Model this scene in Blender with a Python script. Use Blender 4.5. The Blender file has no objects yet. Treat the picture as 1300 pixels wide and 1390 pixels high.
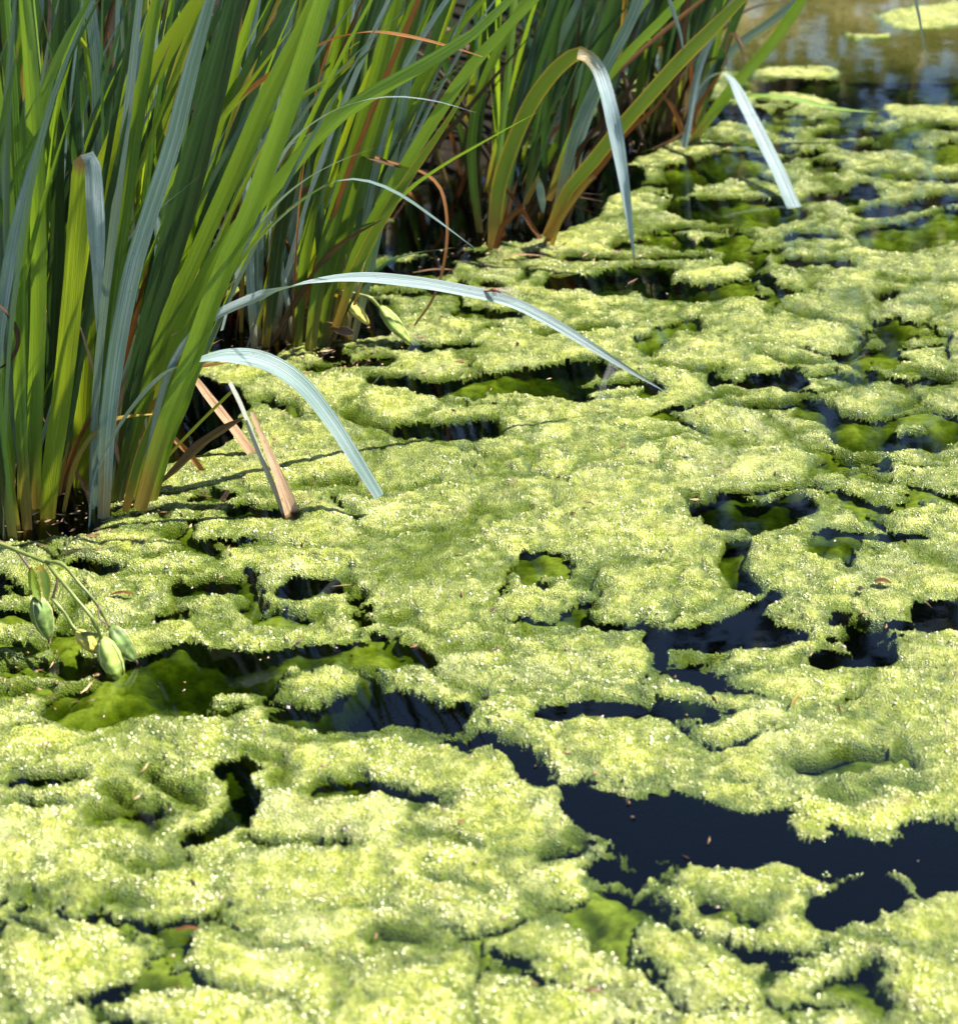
import bpy, math, random
import numpy as np
from mathutils import Vector

R = math.radians
random.seed(7)
scene = bpy.context.scene
COL = scene.collection

# ------------------------------------------------------------------ camera
CAM_H = 1.4
PITCH = 28.0
F_PX = 3010.0
cam_d = bpy.data.cameras.new('camera')
cam = bpy.data.objects.new('camera', cam_d)
COL.objects.link(cam)
cam.location = (0, 0, CAM_H)
cam.rotation_euler = (R(90 - PITCH), 0, 0)
cam_d.sensor_fit = 'VERTICAL'
cam_d.sensor_height = 57.0
cam_d.sensor_width = 57.0
cam_d.lens = 57.0 * F_PX / 1390.0
cam_d.clip_start = 0.05
cam_d.clip_end = 500
cam_d.dof.use_dof = True
cam_d.dof.focus_distance = 3.0
cam_d.dof.aperture_fstop = 10.0
scene.camera = cam

# ------------------------------------------------------------------ sky, sun, exposure
SUN_EL = 54.0
SUN_DIR = Vector((0.97, 0.20, 0)).normalized()      # horizontal direction towards the sun
sun_vec = Vector((SUN_DIR.x * math.cos(R(SUN_EL)), SUN_DIR.y * math.cos(R(SUN_EL)), math.sin(R(SUN_EL))))
world = bpy.data.worlds.new('World')
scene.world = world
world.use_nodes = True
nt = world.node_tree
nt.nodes.clear()
wo = nt.nodes.new('ShaderNodeOutputWorld')
bg = nt.nodes.new('ShaderNodeBackground')
sk = nt.nodes.new('ShaderNodeTexSky')
sk.sky_type = 'NISHITA'
sk.sun_disc = False
sk.sun_elevation = R(SUN_EL)
sk.sun_rotation = math.atan2(SUN_DIR.x, SUN_DIR.y)
sk.air_density = 1.0
sk.dust_density = 0.2
sk.ozone_density = 3.0
bg.inputs['Strength'].default_value = 0.070
nt.links.new(sk.outputs[0], bg.inputs[0])
nt.links.new(bg.outputs[0], wo.inputs[0])
sl = bpy.data.lights.new('sun', 'SUN')
sl.energy = 5.0
sl.angle = R(0.53)
sl.color = (1.0, 0.95, 0.86)
so = bpy.data.objects.new('sun', sl)
so.rotation_euler = sun_vec.to_track_quat('Z', 'Y').to_euler()
so.location = sun_vec * 20
COL.objects.link(so)
scene.view_settings.view_transform = 'Standard'
scene.view_settings.look = 'None'
scene.view_settings.gamma = 1.0
scene.view_settings.use_curve_mapping = False
scene.view_settings.exposure = 1.65
scene.render.engine = 'CYCLES'
scene.cycles.max_bounces = 8
scene.cycles.transparent_max_bounces = 12
scene.cycles.use_denoising = True

# ------------------------------------------------------------------ pixel <-> world helpers
cp, sp = math.cos(R(PITCH)), math.sin(R(PITCH))


def ray(px, py):
    u = (px - 650.0) / F_PX
    v = (695.0 - py) / F_PX
    return Vector((u, cp + v * sp, -sp + v * cp))


def G(px, py, z=0.0):
    """point at height z seen at a pixel of the photograph"""
    d = ray(px, py)
    k = (z - CAM_H) / d.z
    return Vector((0, 0, CAM_H)) + d * k


def PY(px, py, Y):
    """point at distance Y seen at a pixel"""
    d = ray(px, py)
    return Vector((0, 0, CAM_H)) + d * (Y / d.y)


def px_size(Y, z=0.0):
    """metres per photograph pixel at distance Y"""
    return math.hypot(Y, CAM_H - z) / F_PX


def baseY(py):
    return G(650, py).y


# ------------------------------------------------------------------ node helpers
class NB:
    def __init__(self, name):
        self.m = bpy.data.materials.new(name)
        self.m.use_nodes = True
        self.t = self.m.node_tree
        self.t.nodes.clear()
        self.out = self.t.nodes.new('ShaderNodeOutputMaterial')

    def n(self, typ, ins=None, **props):
        nd = self.t.nodes.new('ShaderNode' + typ)
        for k, v in props.items():
            setattr(nd, k, v)
        for k, v in (ins or {}).items():
            if isinstance(v, bpy.types.NodeSocket):
                self.t.links.new(v, nd.inputs[k])
            elif v is not None:
                nd.inputs[k].default_value = v
        return nd

    def link(self, a, b):
        self.t.links.new(a, b)

    def ramp(self, fac, stops, interp='LINEAR'):
        nd = self.t.nodes.new('ShaderNodeValToRGB')
        cr = nd.color_ramp
        cr.interpolation = interp
        while len(cr.elements) < len(stops):
            cr.elements.new(0.5)
        for e, (p, c) in zip(cr.elements, stops):
            e.position = p
            e.color = (*c, 1.0) if len(c) == 3 else c
        self.t.links.new(fac, nd.inputs[0])
        return nd.outputs[0]

    def mix(self, fac, a, b, blend='MIX'):
        nd = self.t.nodes.new('ShaderNodeMix')
        nd.data_type = 'RGBA'
        nd.blend_type = blend
        for idx, v in ((0, fac), (6, a), (7, b)):
            if isinstance(v, bpy.types.NodeSocket):
                self.t.links.new(v, nd.inputs[idx])
            elif idx == 0:
                nd.inputs[0].default_value = v
            else:
                nd.inputs[idx].default_value = (*v, 1.0)
        return nd.outputs[2]

    def math(self, op, a, b=None, c=None, clamp=False):
        nd = self.t.nodes.new('ShaderNodeMath')
        nd.operation = op
        nd.use_clamp = clamp
        for i, v in enumerate((a, b, c)):
            if v is None:
                continue
            if isinstance(v, bpy.types.NodeSocket):
                self.t.links.new(v, nd.inputs[i])
            else:
                nd.inputs[i].default_value = v
        return nd.outputs[0]

    def mrange(self, v, a, b, c=0.0, d=1.0, smooth=False):
        nd = self.t.nodes.new('ShaderNodeMapRange')
        if smooth:
            nd.interpolation_type = 'SMOOTHSTEP'
        self.t.links.new(v, nd.inputs[0])
        for i, x in enumerate((a, b, c, d)):
            nd.inputs[i + 1].default_value = x
        return nd.outputs[0]


# ------------------------------------------------------------------ numpy noise
class Noise:
    def __init__(self, seed):
        rs = np.random.RandomState(seed)
        self.n = 512
        self.p = rs.permutation(self.n).astype(np.int32)
        a = rs.rand(self.n) * 2 * np.pi
        self.g = np.stack([np.cos(a), np.sin(a)], 1).astype(np.float32)
        self.r = rs.rand(self.n, 3).astype(np.float32)

    def h(self, ix, iy):
        m = self.n - 1
        return self.p[(self.p[ix & m] + iy) & m]

    def perlin(self, x, y):
        ix = np.floor(x).astype(np.int32)
        iy = np.floor(y).astype(np.int32)
        fx = (x - ix).astype(np.float32)
        fy = (y - iy).astype(np.float32)
        ux = fx * fx * fx * (fx * (fx * 6 - 15) + 10)
        uy = fy * fy * fy * (fy * (fy * 6 - 15) + 10)

        def d(dx, dy):
            g = self.g[self.h(ix + dx, iy + dy)]
            return g[..., 0] * (fx - dx) + g[..., 1] * (fy - dy)
        a = d(0, 0)
        b = d(1, 0)
        c = d(0, 1)
        e = d(1, 1)
        return ((a + (b - a) * ux) * (1 - uy) + (c + (e - c) * ux) * uy) * 1.5

    def fbm(self, x, y, o=4, gain=0.5):
        s = 0
        a = 1.0
        for i in range(o):
            s = s + a * self.perlin(x + 17.3 * i, y - 9.1 * i)
            x = x * 2.03
            y = y * 2.03
            a *= gain
        return s

    def domes(self, x, y):
        """pillow shaped lumps: 1 at a lump's top, falling to the creases between lumps"""
        ix = np.floor(x).astype(np.int32)
        iy = np.floor(y).astype(np.int32)
        best = np.zeros(x.shape, np.float32)
        for dx in (-1, 0, 1):
            for dy in (-1, 0, 1):
                r = self.r[self.h(ix + dx, iy + dy)]
                cx = ix + dx + r[..., 0]
                cy = iy + dy + r[..., 1]
                rad = 0.55 + 0.45 * r[..., 2]
                q = 1 - ((x - cx) ** 2 + (y - cy) ** 2) / (rad * rad)
                q = np.sqrt(np.maximum(q, 0)) * rad
                best = np.maximum(best, q)
        return best


def cells(self, x, y):
    '''distance to the border between neighbouring cells'''
    ix = np.floor(x).astype(np.int32)
    iy = np.floor(y).astype(np.int32)
    f1 = np.full(x.shape, 9.0, np.float32)
    f2 = np.full(x.shape, 9.0, np.float32)
    for dx in (-1, 0, 1):
        for dy in (-1, 0, 1):
            r = self.r[self.h(ix + dx, iy + dy)]
            d = np.hypot(x - ix - dx - r[..., 0], y - iy - dy - r[..., 1])
            f2 = np.minimum(f2, np.maximum(d, f1))
            f1 = np.minimum(f1, d)
    return (f2 - f1) * 0.5


Noise.cells = cells


# ------------------------------------------------------------------ materials
def leaf_material(name, cols, trans_col, trans=0.38, rough=0.38, edge=None, base=None, spec=0.5, vein=0.5, blotch=None, sheen=0.0, prof_tip=True):
    b = NB(name)
    uv = b.n('UVMap', uv_map='UVMap').outputs[0]
    sep = b.n('SeparateXYZ', {0: uv})
    u, t = sep.outputs[0], sep.outputs[1]
    oi = b.n('ObjectInfo').outputs['Random']
    # long veins: noise stretched along the blade
    off = b.math('MULTIPLY', oi, 37.0)
    cv = b.n('CombineXYZ', {0: b.math('MULTIPLY', u, 9.0), 1: b.math('MULTIPLY', t, 1.6), 2: off}).outputs[0]
    nv = b.n('TexNoise', {'Vector': cv, 'Scale': 1.0, 'Detail': 3.0, 'Roughness': 0.6}).outputs[0]
    cv2 = b.n('CombineXYZ', {0: b.math('MULTIPLY', u, 28.0), 1: b.math('MULTIPLY', t, 2.0), 2: off}).outputs[0]
    nf = b.n('TexNoise', {'Vector': cv2, 'Scale': 1.0, 'Detail': 2.0}).outputs[0]
    cv3 = b.n('CombineXYZ', {0: b.math('MULTIPLY', u, 1.5), 1: b.math('MULTIPLY', t, 9.0), 2: off}).outputs[0]
    nb = b.n('TexNoise', {'Vector': cv3, 'Scale': 1.0, 'Detail': 4.0}).outputs[0]
    f = b.math('ADD', b.math('MULTIPLY', nv, 0.7), b.math('MULTIPLY', nf, 0.3))
    f = b.math('ADD', f, b.math('MULTIPLY', b.math('SUBTRACT', oi, 0.5), 0.30))
    f = b.math('ADD', f, b.math('MULTIPLY', b.math('SUBTRACT', nb, 0.5), 0.25))
    c = b.ramp(f, [(0.33, cols[0]), (0.5, cols[1]), (0.68, cols[2])])
    tc = b.mix(b.mrange(nv, 0.3, 0.7), trans_col, tuple(x * 0.7 for x in trans_col))
    if edge:
        e = b.math('ABSOLUTE', b.math('SUBTRACT', u, 0.5))
        ef = b.mrange(b.math('ADD', e, b.math('MULTIPLY', b.math('SUBTRACT', nb, 0.5), 0.16)), 0.36, 0.46)
        c = b.mix(ef, c, edge)
        tc = b.mix(ef, tc, tuple(min(1, x * 1.3) for x in edge))
    if base:
        tb = b.math('ADD', t, b.math('MULTIPLY', b.math('SUBTRACT', nb, 0.5), 0.22))
        bf = b.mrange(tb, 0.17, 0.03)
        bf = b.math('MULTIPLY', bf, b.mrange(oi, 0.1, 0.7, 0.25, 1.0))
        c = b.mix(bf, c, base)
        tc = b.mix(bf, tc, base)
    if blotch:
        bl = b.mrange(nb, 0.62, 0.7)
        c = b.mix(b.math('MULTIPLY', bl, 0.7), c, blotch)
    sp_ = b.n('TexVoronoi', {'Vector': b.n('CombineXYZ', {0: b.math('MULTIPLY', u, 5.0), 1: b.math('MULTIPLY', t, 60.0), 2: off}).outputs[0], 'Scale': 1.0}).outputs['Distance']
    spf = b.math('MULTIPLY', b.mrange(sp_, 0.17, 0.09), b.mrange(nb, 0.46, 0.58, 0.0, 0.75))
    c = b.mix(spf, c, (.12, .065, .03))
    if prof_tip:
        tf = b.mrange(b.math('ADD', t, b.math('MULTIPLY', b.math('SUBTRACT', nb, 0.5), 0.10)), 0.955, 0.985)
        c = b.mix(tf, c, (.26, .15, .06))
        tc = b.mix(tf, tc, (.26, .15, .06))
    # pale midrib
    mr = b.mrange(b.math('ABSOLUTE', b.math('SUBTRACT', u, 0.5)), 0.0, 0.06, 0.25, 0.0)
    c = b.mix(mr, c, tuple(min(1, x * 1.5 + 0.02) for x in cols[2]))
    hgt = b.math('ADD', b.math('MULTIPLY', nf, 1.0), b.math('MULTIPLY', nv, 0.6))
    bump = b.n('Bump', {'Height': hgt, 'Strength': vein, 'Distance': 0.002}).outputs[0]
    pr = b.n('BsdfPrincipled', {'Base Color': c, 'Roughness': rough, 'Specular IOR Level': spec, 'Normal': bump})
    if sheen:
        pr.inputs['Sheen Weight'].default_value = sheen
        pr.inputs['Sheen Roughness'].default_value = 0.4
    tr = b.n('BsdfTranslucent', {'Color': tc, 'Normal': bump})
    mx = b.n('MixShader', {0: trans, 1: pr.outputs[0], 2: tr.outputs[0]})
    b.link(mx.outputs[0], b.out.inputs[0])
    return b.m


M = {}
M['green'] = leaf_material('iris_leaf_green', [(.010, .045, .008), (.055, .145, .015), (.24, .37, .07)], (.34, .52, .02), base=(.30, .17, .035), trans=.45)  # palest vein tone brightened to carry the leaf's sheen
M['dark'] = leaf_material('iris_leaf_shaded_green', [(.006, .024, .010), (.014, .048, .018), (.06, .12, .05)], (.09, .20, .03), base=(.20, .12, .03), trans=.25, rough=.33)  # green darkened so that leaves look as if they stand in shade
M['blue'] = leaf_material('iris_leaf_glaucous_sheen', [(.05, .10, .08), (.16, .24, .225), (.40, .49, .51)], (.16, .28, .08), base=(.30, .22, .08), trans=.18, rough=.36, spec=.7, vein=.7)  # waxy grey-blue, with the sky's sheen put into the colour
M['pale'] = leaf_material('iris_leaf_waxy_sheen', prof_tip=False, cols=[(.12, .20, .17), (.22, .29, .29), (.38, .45, .47)], trans_col=(.30, .42, .22), trans=.2, rough=.42, spec=.45, vein=.9)  # pale wax, with sky and sun sheen put into the colour
M['yellow'] = leaf_material('iris_leaf_yellow_edged', [(.04, .09, .012), (.075, .14, .018), (.12, .19, .03)], (.28, .40, .02), edge=(.42, .30, .03), base=(.40, .22, .03), trans=.4)
M['lime'] = leaf_material('iris_leaf_lime', [(.10, .17, .012), (.16, .245, .018), (.24, .33, .03)], (.50, .62, .02), base=(.42, .24, .03), trans=.5)
M['gold'] = leaf_material('iris_leaf_gold_ageing', [(.26, .20, .03), (.42, .28, .04), (.50, .38, .08)], (.60, .34, .03), blotch=(.18, .08, .02), trans=.4)
M['brown'] = leaf_material('iris_leaf_withered_brown', [(.09, .036, .012), (.24, .095, .025), (.42, .19, .06)], (.35, .13, .03), blotch=(.06, .03, .015), trans=.25, rough=.6, spec=.25, vein=1.0)
M['straw'] = leaf_material('iris_leaf_dry_straw', [(.20, .10, .05), (.38, .21, .11), (.56, .38, .24)], (.5, .3, .14), blotch=(.22, .12, .07), trans=.2, rough=.6, spec=.3, vein=1.0)
M['bleach'] = leaf_material('iris_leaf_bleached', [(.42, .44, .36), (.56, .58, .50), (.70, .72, .66)], (.5, .5, .35), trans=.2, rough=.5, spec=.4, vein=1.0, prof_tip=False)
M['darkbrown'] = leaf_material('iris_leaf_rotten_dark', [(.03, .018, .010), (.06, .034, .016), (.13, .075, .035)], (.10, .05, .02), trans=.12, rough=.5, spec=.35, vein=1.0)


def simple(name, col, rough=0.5, spec=0.4, var=0.25, scale=60):
    b = NB(name)
    tc = b.n('TexCoord').outputs['Object']
    ns = b.n('TexNoise', {'Vector': tc, 'Scale': scale, 'Detail': 4.0}).outputs[0]
    c = b.ramp(ns, [(0.3, tuple(x * (1 - var) for x in col)), (0.7, tuple(min(1, x * (1 + var)) for x in col))])
    bump = b.n('Bump', {'Height': ns, 'Strength': 0.3, 'Distance': 0.001}).outputs[0]
    pr = b.n('BsdfPrincipled', {'Base Color': c, 'Roughness': rough, 'Specular IOR Level': spec, 'Normal': bump})
    b.link(pr.outputs[0], b.out.inputs[0])
    return b.m


# ------------------------------------------------------------------ POND: floating algae, water, mud
# open water, and shaded gaps cut as open water, as strokes (x0, y0, x1, y1, half height) read off the photograph, depth factor
HOLES = [
    (155, 1225, 180, 1222, 12, .5), (0, 1250, 65, 1258, 8, .8), (1135, 832, 1240, 848, 7, 1.1), (1130, 890, 1210, 896, 11, 1.2), (1250, 1180, 1310, 1195, 10, 1.4), (640, 1005, 700, 1015, 14, .8),
    (210, 1040, 250, 1075, 12, .6), (150, 1075, 200, 1110, 12, .6), (330, 1020, 380, 1060, 7, .5), (560, 1000, 620, 985, 7, .5), (820, 1170, 900, 1190, 6, .5), (600, 1190, 660, 1210, 6, .4), (1030, 1150, 1090, 1180, 10, 1.4),
    (540, 470, 640, 468, 6, .9), (430, 495, 520, 488, 7, .9), (470, 560, 540, 600, 6, .6), (730, 450, 830, 440, 5, .7), (620, 420, 700, 430, 6, .9), (890, 490, 960, 500, 5, .6), (1040, 480, 1110, 490, 5, .6), (1240, 500, 1310, 520, 7, .6),
    (1070, 320, 1130, 315, 5, .8), (1010, 345, 1060, 335, 5, .8), (1150, 640, 1250, 650, 8, .5), (860, 600, 930, 590, 4, .4), (1090, 270, 1140, 260, 6, .8), (840, 330, 900, 320, 6, .8), (1010, 235, 1070, 245, 5, .8),
    (590, 735, 650, 725, 4, .5), (300, 740, 350, 735, 5, .6), (170, 690, 215, 700, 6, .7), (520, 830, 580, 850, 6, .6), (380, 1005, 470, 1000, 4, .5), (700, 860, 760, 850, 4, .5), (560, 660, 600, 650, 4, .5),
    (500, 325, 690, 300, 24, 1.6), (560, 250, 720, 250, 40, 1.6), (240, 430, 340, 440, 34, 1.6), (100, 600, 200, 560, 60, 1.6), (-60, 700, 60, 690, 40, 1.6), (60, 700, 130, 690, 10, 1.4), (330, 430, 470, 430, 26, 1.5), (700, 300, 800, 240, 24, 1.5), (800, 200, 920, 150, 22, 1.5), (590, 340, 640, 345, 8, 1.2),  # black shade under the clumps shaped as deep open water
    (180, 905, 300, 900, 20, 1), (300, 900, 560, 885, 15, 1), (120, 950, 330, 935, 32, .8), (330, 925, 480, 930, 28, .8), (430, 962, 600, 960, 26, .9), (520, 965, 590, 960, 20, 1.2), (440, 985, 640, 990, 9, .6), (560, 900, 640, 940, 12, .7),
    (20, 905, 120, 900, 16, .8), (0, 940, 60, 935, 10, .7),
    (900, 868, 1060, 860, 13, 1.4), (960, 850, 1030, 845, 9, 1.2), (760, 962, 960, 962, 9, 1.3), (960, 962, 990, 958, 4, 1.2),
    (770, 1060, 800, 1085, 10, 1.5), (810, 1100, 900, 1115, 26, 1.6), (900, 1125, 1070, 1132, 40, 1.6), (940, 1155, 1010, 1160, 20, 1.5), (650, 1000, 740, 1052, 9, 1.3),
    (1100, 1165, 1290, 1145, 24, 1.6), (1230, 1120, 1300, 1160, 24, 1.5), (1130, 1235, 1190, 1210, 18, 1.3), (1250, 1200, 1300, 1190, 8, 1.0),
    (1080, 1040, 1210, 1020, 20, .6), (1130, 1075, 1240, 1060, 10, .5), (1120, 895, 1200, 885, 10, 1.2), (1130, 865, 1210, 862, 5, 1.2), (1270, 835, 1310, 830, 17, 1.4), (1150, 730, 1260, 730, 6, 1),
    (985, 700, 1080, 685, 15, .9), (990, 740, 1010, 790, 12, .9), (1000, 670, 1110, 655, 6, .8), (1050, 800, 1000, 840, 7, 1.2),
    (1100, 550, 1200, 590, 16, .8), (1180, 590, 1290, 575, 24, .8), (1140, 620, 1190, 625, 8, .6), (1000, 550, 1080, 545, 7, .7), (1160, 455, 1290, 452, 4, .8), (1000, 530, 960, 545, 5, .7),
    (550, 585, 640, 578, 16, .8), (660, 520, 780, 500, 14, .9), (700, 525, 860, 525, 13, .9), (520, 515, 640, 530, 9, .9), (890, 455, 950, 435, 7, .8),  # partly shade, cut into the mat as gaps
    (770, 390, 900, 375, 17, .9), (900, 395, 1000, 390, 13, .9), (1080, 355, 1150, 355, 6, .8), (650, 385, 760, 400, 6, .8), (780, 350, 950, 345, 5, .8), (520, 375, 600, 360, 9, 1),
    (940, 235, 1010, 215, 16, .8), (950, 280, 1050, 285, 17, .8), (860, 245, 950, 245, 7, .7), (900, 310, 1050, 300, 6, .7), (1060, 215, 1120, 205, 5, .8),
    (1210, 320, 1320, 300, 19, .8), (1180, 285, 1310, 265, 10, .7), (1120, 180, 1300, 170, 7, .7), (1150, 195, 1320, 205, 7, .7), (1180, 235, 1300, 240, 5, .7), (1060, 165, 1160, 160, 7, .7), (1010, 190, 1070, 200, 6, .7), (1200, 375, 1300, 380, 3, .6), (1230, 410, 1310, 415, 3, .6),
    (1130, 60, 1400, 60, 52, 1.0), (1150, 110, 1400, 110, 34, 1.0), (1040, 40, 1130, 60, 34, 1.0), (1020, 115, 1060, 70, 10, .9), (1100, -80, 1900, -70, 120, 1.0),
    (20, 1060, 110, 1050, 9, .9), (20, 1095, 70, 1095, 8, .8), (130, 1105, 200, 1090, 13, .7), (170, 1175, 260, 1165, 7, .8), (330, 1148, 470, 1138, 5, .9), (440, 1064, 590, 1080, 12, .9), (560, 1100, 600, 1085, 9, .7), (640, 1145, 560, 1130, 5, .7),
    (30, 1215, 60, 1220, 9, .6), (515, 1275, 550, 1275, 15, .6), (740, 1160, 790, 1140, 12, .7), (970, 1220, 1030, 1235, 13, .8),
    (240, 800, 340, 795, 11, .8), (400, 795, 450, 800, 9, 1), (360, 830, 440, 832, 4, .8), (100, 765, 160, 770, 9, .9), (10, 830, 60, 830, 11, 1), (0, 870, 60, 875, 7, .8), (225, 722, 250, 715, 6, .7),
    (330, 690, 390, 695, 8, .9), (410, 660, 470, 650, 6, .6), (600, 870, 700, 880, 4, .6), (640, 690, 680, 695, 5, .5), (360, 540, 400, 560, 7, .8), (840, 755, 880, 765, 3, .7), (700, 940, 760, 930, 3, .7),
]
ISLANDS = [  # small floating patches inside open water
    (1045, 97, 1105, 97, 9), (1165, 48, 1195, 48, 4), (1240, 25, 1310, 15, 14), (1060, 130, 1110, 140, 7), (1230, 150, 1310, 155, 9), (310, 945, 350, 940, 6), (275, 975, 310, 975, 5), (420, 925, 460, 925, 12), (560, 905, 620, 940, 8),
    (700, 392, 860, 410, 5), (940, 372, 1000, 368, 7), (820, 530, 850, 530, 5), (740, 480, 860, 478, 5), (1240, 640, 1320, 640, 8), (1230, 580, 1250, 580, 2),
    (1100, 1118, 1290, 1090, 17), (1110, 1100, 1190, 1118, 20), (735, 1010, 760, 1050, 12), (600, 1110, 720, 1120, 14), (40, 1075, 110, 1075, 7), (1200, 1130, 1215, 1128, 2), (1160, 1060, 1230, 1050, 5),
]
N1, N2, N3, N4 = Noise(3), Noise(11), Noise(23), Noise(41)


def seg_dist(x, y, s, rad_scale=1.0):
    a = G(s[0], s[1])
    b_ = G(s[2], s[3])
    my = (s[1] + s[3]) / 2
    r = (G(650, my - s[4]).y - G(650, my + s[4]).y) / 2 * rad_scale
    dx, dy = b_.x - a.x, b_.y - a.y
    L2 = dx * dx + dy * dy + 1e-9
    t = np.clip(((x - a.x) * dx + (y - a.y) * dy) / L2, 0, 1)
    return np.sqrt((x - a.x - t * dx) ** 2 + (y - a.y - t * dy) ** 2) - r


def pond_surface(x, y):
    x = x.astype(np.float32)
    y = y.astype(np.float32)
    wx = x + 0.017 * N1.fbm(x * 10, y * 10, 3) + 0.008 * N2.fbm(x * 42, y * 42, 4, .6)
    wy = y + 0.021 * N3.fbm(x * 10, y * 10, 3) + 0.009 * N4.fbm(x * 42, y * 42, 4, .6)
    sx = x + 0.017 * N1.fbm(x * 10, y * 10, 2)
    sy = y + 0.021 * N3.fbm(x * 10, y * 10, 2)
    Fs = np.full(x.shape, 0.5, np.float32)
    F = np.full(x.shape, 0.5, np.float32)
    depth = np.full(x.shape, 0.75, np.float32)
    for s in HOLES:
        d = seg_dist(wx, wy, s) - (0.005 if s[5] < 1.25 else 0.010)
        depth = np.where(d < F, s[5], depth)
        F = np.minimum(F, d)
        Fs = np.minimum(Fs, seg_dist(sx, sy, s) - (0.005 if s[5] < 1.25 else 0.010))
    # natural gaps and slits between patches, more of them far out
    far = np.clip((y - 2.9) / 1.6, 0, 1)
    n = N2.fbm(wx * 5.5 + 4, wy * 4.0, 4)
    g = (n + 0.53 - 0.26 * far) * 0.08
    open_ = N4.fbm(wx * 2.6 + 3, wy * 2.6, 3)
    c1 = N3.cells(wx * 6.5 + 3, wy * 8.5) / 8.0 - 0.0065 * (0.60 + 2.3 * open_ + 0.7 * far) 
    c2 = N1.cells(wx * 15, wy * 19 + 4) / 18.0 - 0.003 * (-0.6 + 2.4 * N1.fbm(x * 3.1, y * 3.1 + 8, 2) + 1.3 * far)
    g = np.minimum(g, np.minimum(c1, c2))
    Fs = np.minimum(Fs, g)
    g = g + 0.006 * np.clip((2.25 - y) / 0.3, 0, 1)
    depth = np.where(g < F, 0.62 + 0.5 * np.clip(0.5 + N1.fbm(x * 4, y * 4, 2), 0, 1), depth)
    F = np.minimum(F, g)
    for s in ISLANDS:
        d = seg_dist(wx, wy, s)
        F = np.maximum(F, -d)
    F = np.where(y > 5.5, np.minimum(F, n * 0.1 - 0.03), F)
    # relief: cushions, puffs and beads
    l1 = N1.domes(wx * 15, wy * 15)
    l2 = N2.domes(wx * 40 + 5, wy * 40)
    l3 = N3.domes(x * 95, y * 95 + 3)
    l4 = N4.domes(x * 210, y * 210)
    amp = np.clip(0.55 + 1.0 * N4.fbm(x * 7, y * 7, 3), 0.10, 1.5)
    edge_n = N3.fbm(x * 130, y * 130, 3, .6)
    F = F + 0.0028 * edge_n * np.exp(-np.abs(F) / 0.010) + 0.0030 * N1.perlin(x * 60, y * 60) * np.exp(-np.abs(F) / 0.02)
    rise = 1 - np.exp(-np.maximum(F, 0) / 0.014)
    up = rise * (0.0010 + 0.0030 * l1 * (0.3 + 0.7 * amp) + 0.0054 * l2 * (0.10 + amp))
    up = up + (1 - np.exp(-np.maximum(F, 0) / 0.007)) * (0.0048 * l3 * (0.25 + 0.75 * amp) + 0.0018 * l4)
    up = up + np.clip(N3.fbm(x * 5.3 + 7, y * 5.3, 3) - 0.25, 0, 1) * 0.008 * rise
    up = up * (0.85 - 0.5 * far)
    q = -np.minimum(F, 0)
    qs = np.minimum(q + 0.004, -np.minimum(Fs, 0))
    kd = np.clip((depth - 0.55) / 0.45, 0, 1)
    shelf = 0.012 * np.clip(N2.fbm(x * 9 + 5, y * 9, 3) + 0.05, 0, 1) + 0.016 * (1 - kd)
    dq = np.clip((qs - shelf * 0.6) / 0.022, 0, 1)
    dq = dq * dq * (3 - 2 * dq)
    sub = -0.0012 - 0.0055 * (1 - np.exp(-q / 0.007)) + (0.0026 * l2 + 0.0020 * l3) * np.exp(-q / 0.03) + 0.003 * N2.fbm(x * 15, y * 15, 3) * np.clip(q / .02, 0, 1)
    sub = sub - dq * (0.006 + (0.016 + 0.03 * np.clip(depth - 1, 0, .6)) * np.clip(depth, 0.4, 1.6))
    farw = np.clip((y - 4.35) / 0.4, 0, 1)
    sub = sub * (1 - farw) + farw * (-0.0028 + 0.003 * N2.fbm(x * 3, y * 2, 3))
    sub = np.minimum(sub, np.where(depth > 0.9, -0.001, 0.002))
    z = np.where(F > 0, up - 0.001, sub)
    F = np.where(F < 0, np.minimum(F * 0.25, -dq * 0.03 * (0.4 + 0.6 * kd)), F)
    wet = np.clip(F / 0.05, -1, 1)
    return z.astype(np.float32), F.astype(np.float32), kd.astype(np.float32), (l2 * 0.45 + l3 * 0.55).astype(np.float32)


def grid_mesh(name, X, Y, Z, mat, attrs=None, smooth=True, keep=None):
    ny, nx = X.shape
    me = bpy.data.meshes.new(name)
    co = np.stack([X, Y, Z], -1).reshape(-1, 3).astype(np.float32)
    idx = np.arange(nx * ny, dtype=np.int32).reshape(ny, nx)
    q = np.stack([idx[:-1, :-1], idx[:-1, 1:], idx[1:, 1:], idx[1:, :-1]], -1).reshape(-1, 4)
    if keep is not None:      # drop the quads the sheet does not reach, and then the loose points
        q = q[keep.ravel()[q].all(1)]
        used = np.zeros(len(co), bool)
        used[q.ravel()] = True
        new = np.cumsum(used, dtype=np.int32) - 1
        q = new[q].astype(np.int32)
        co = co[used]
        attrs = {k: v.ravel()[used] for k, v in (attrs or {}).items()}
    me.vertices.add(len(co))
    me.vertices.foreach_set('co', co.ravel())
    me.loops.add(q.size)
    me.loops.foreach_set('vertex_index', q.ravel())
    me.polygons.add(len(q))
    me.polygons.foreach_set('loop_start', np.arange(0, q.size, 4, dtype=np.int32))
    me.polygons.foreach_set('use_smooth', np.full(len(q), smooth))
    me.update(calc_edges=True)
    for k, v in (attrs or {}).items():
        a = me.attributes.new(k, 'FLOAT', 'POINT')
        a.data.foreach_set('value', v.ravel().astype(np.float32))
    me.materials.append(mat)
    o = bpy.data.objects.new(name, me)
    COL.objects.link(o)
    return o


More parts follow.
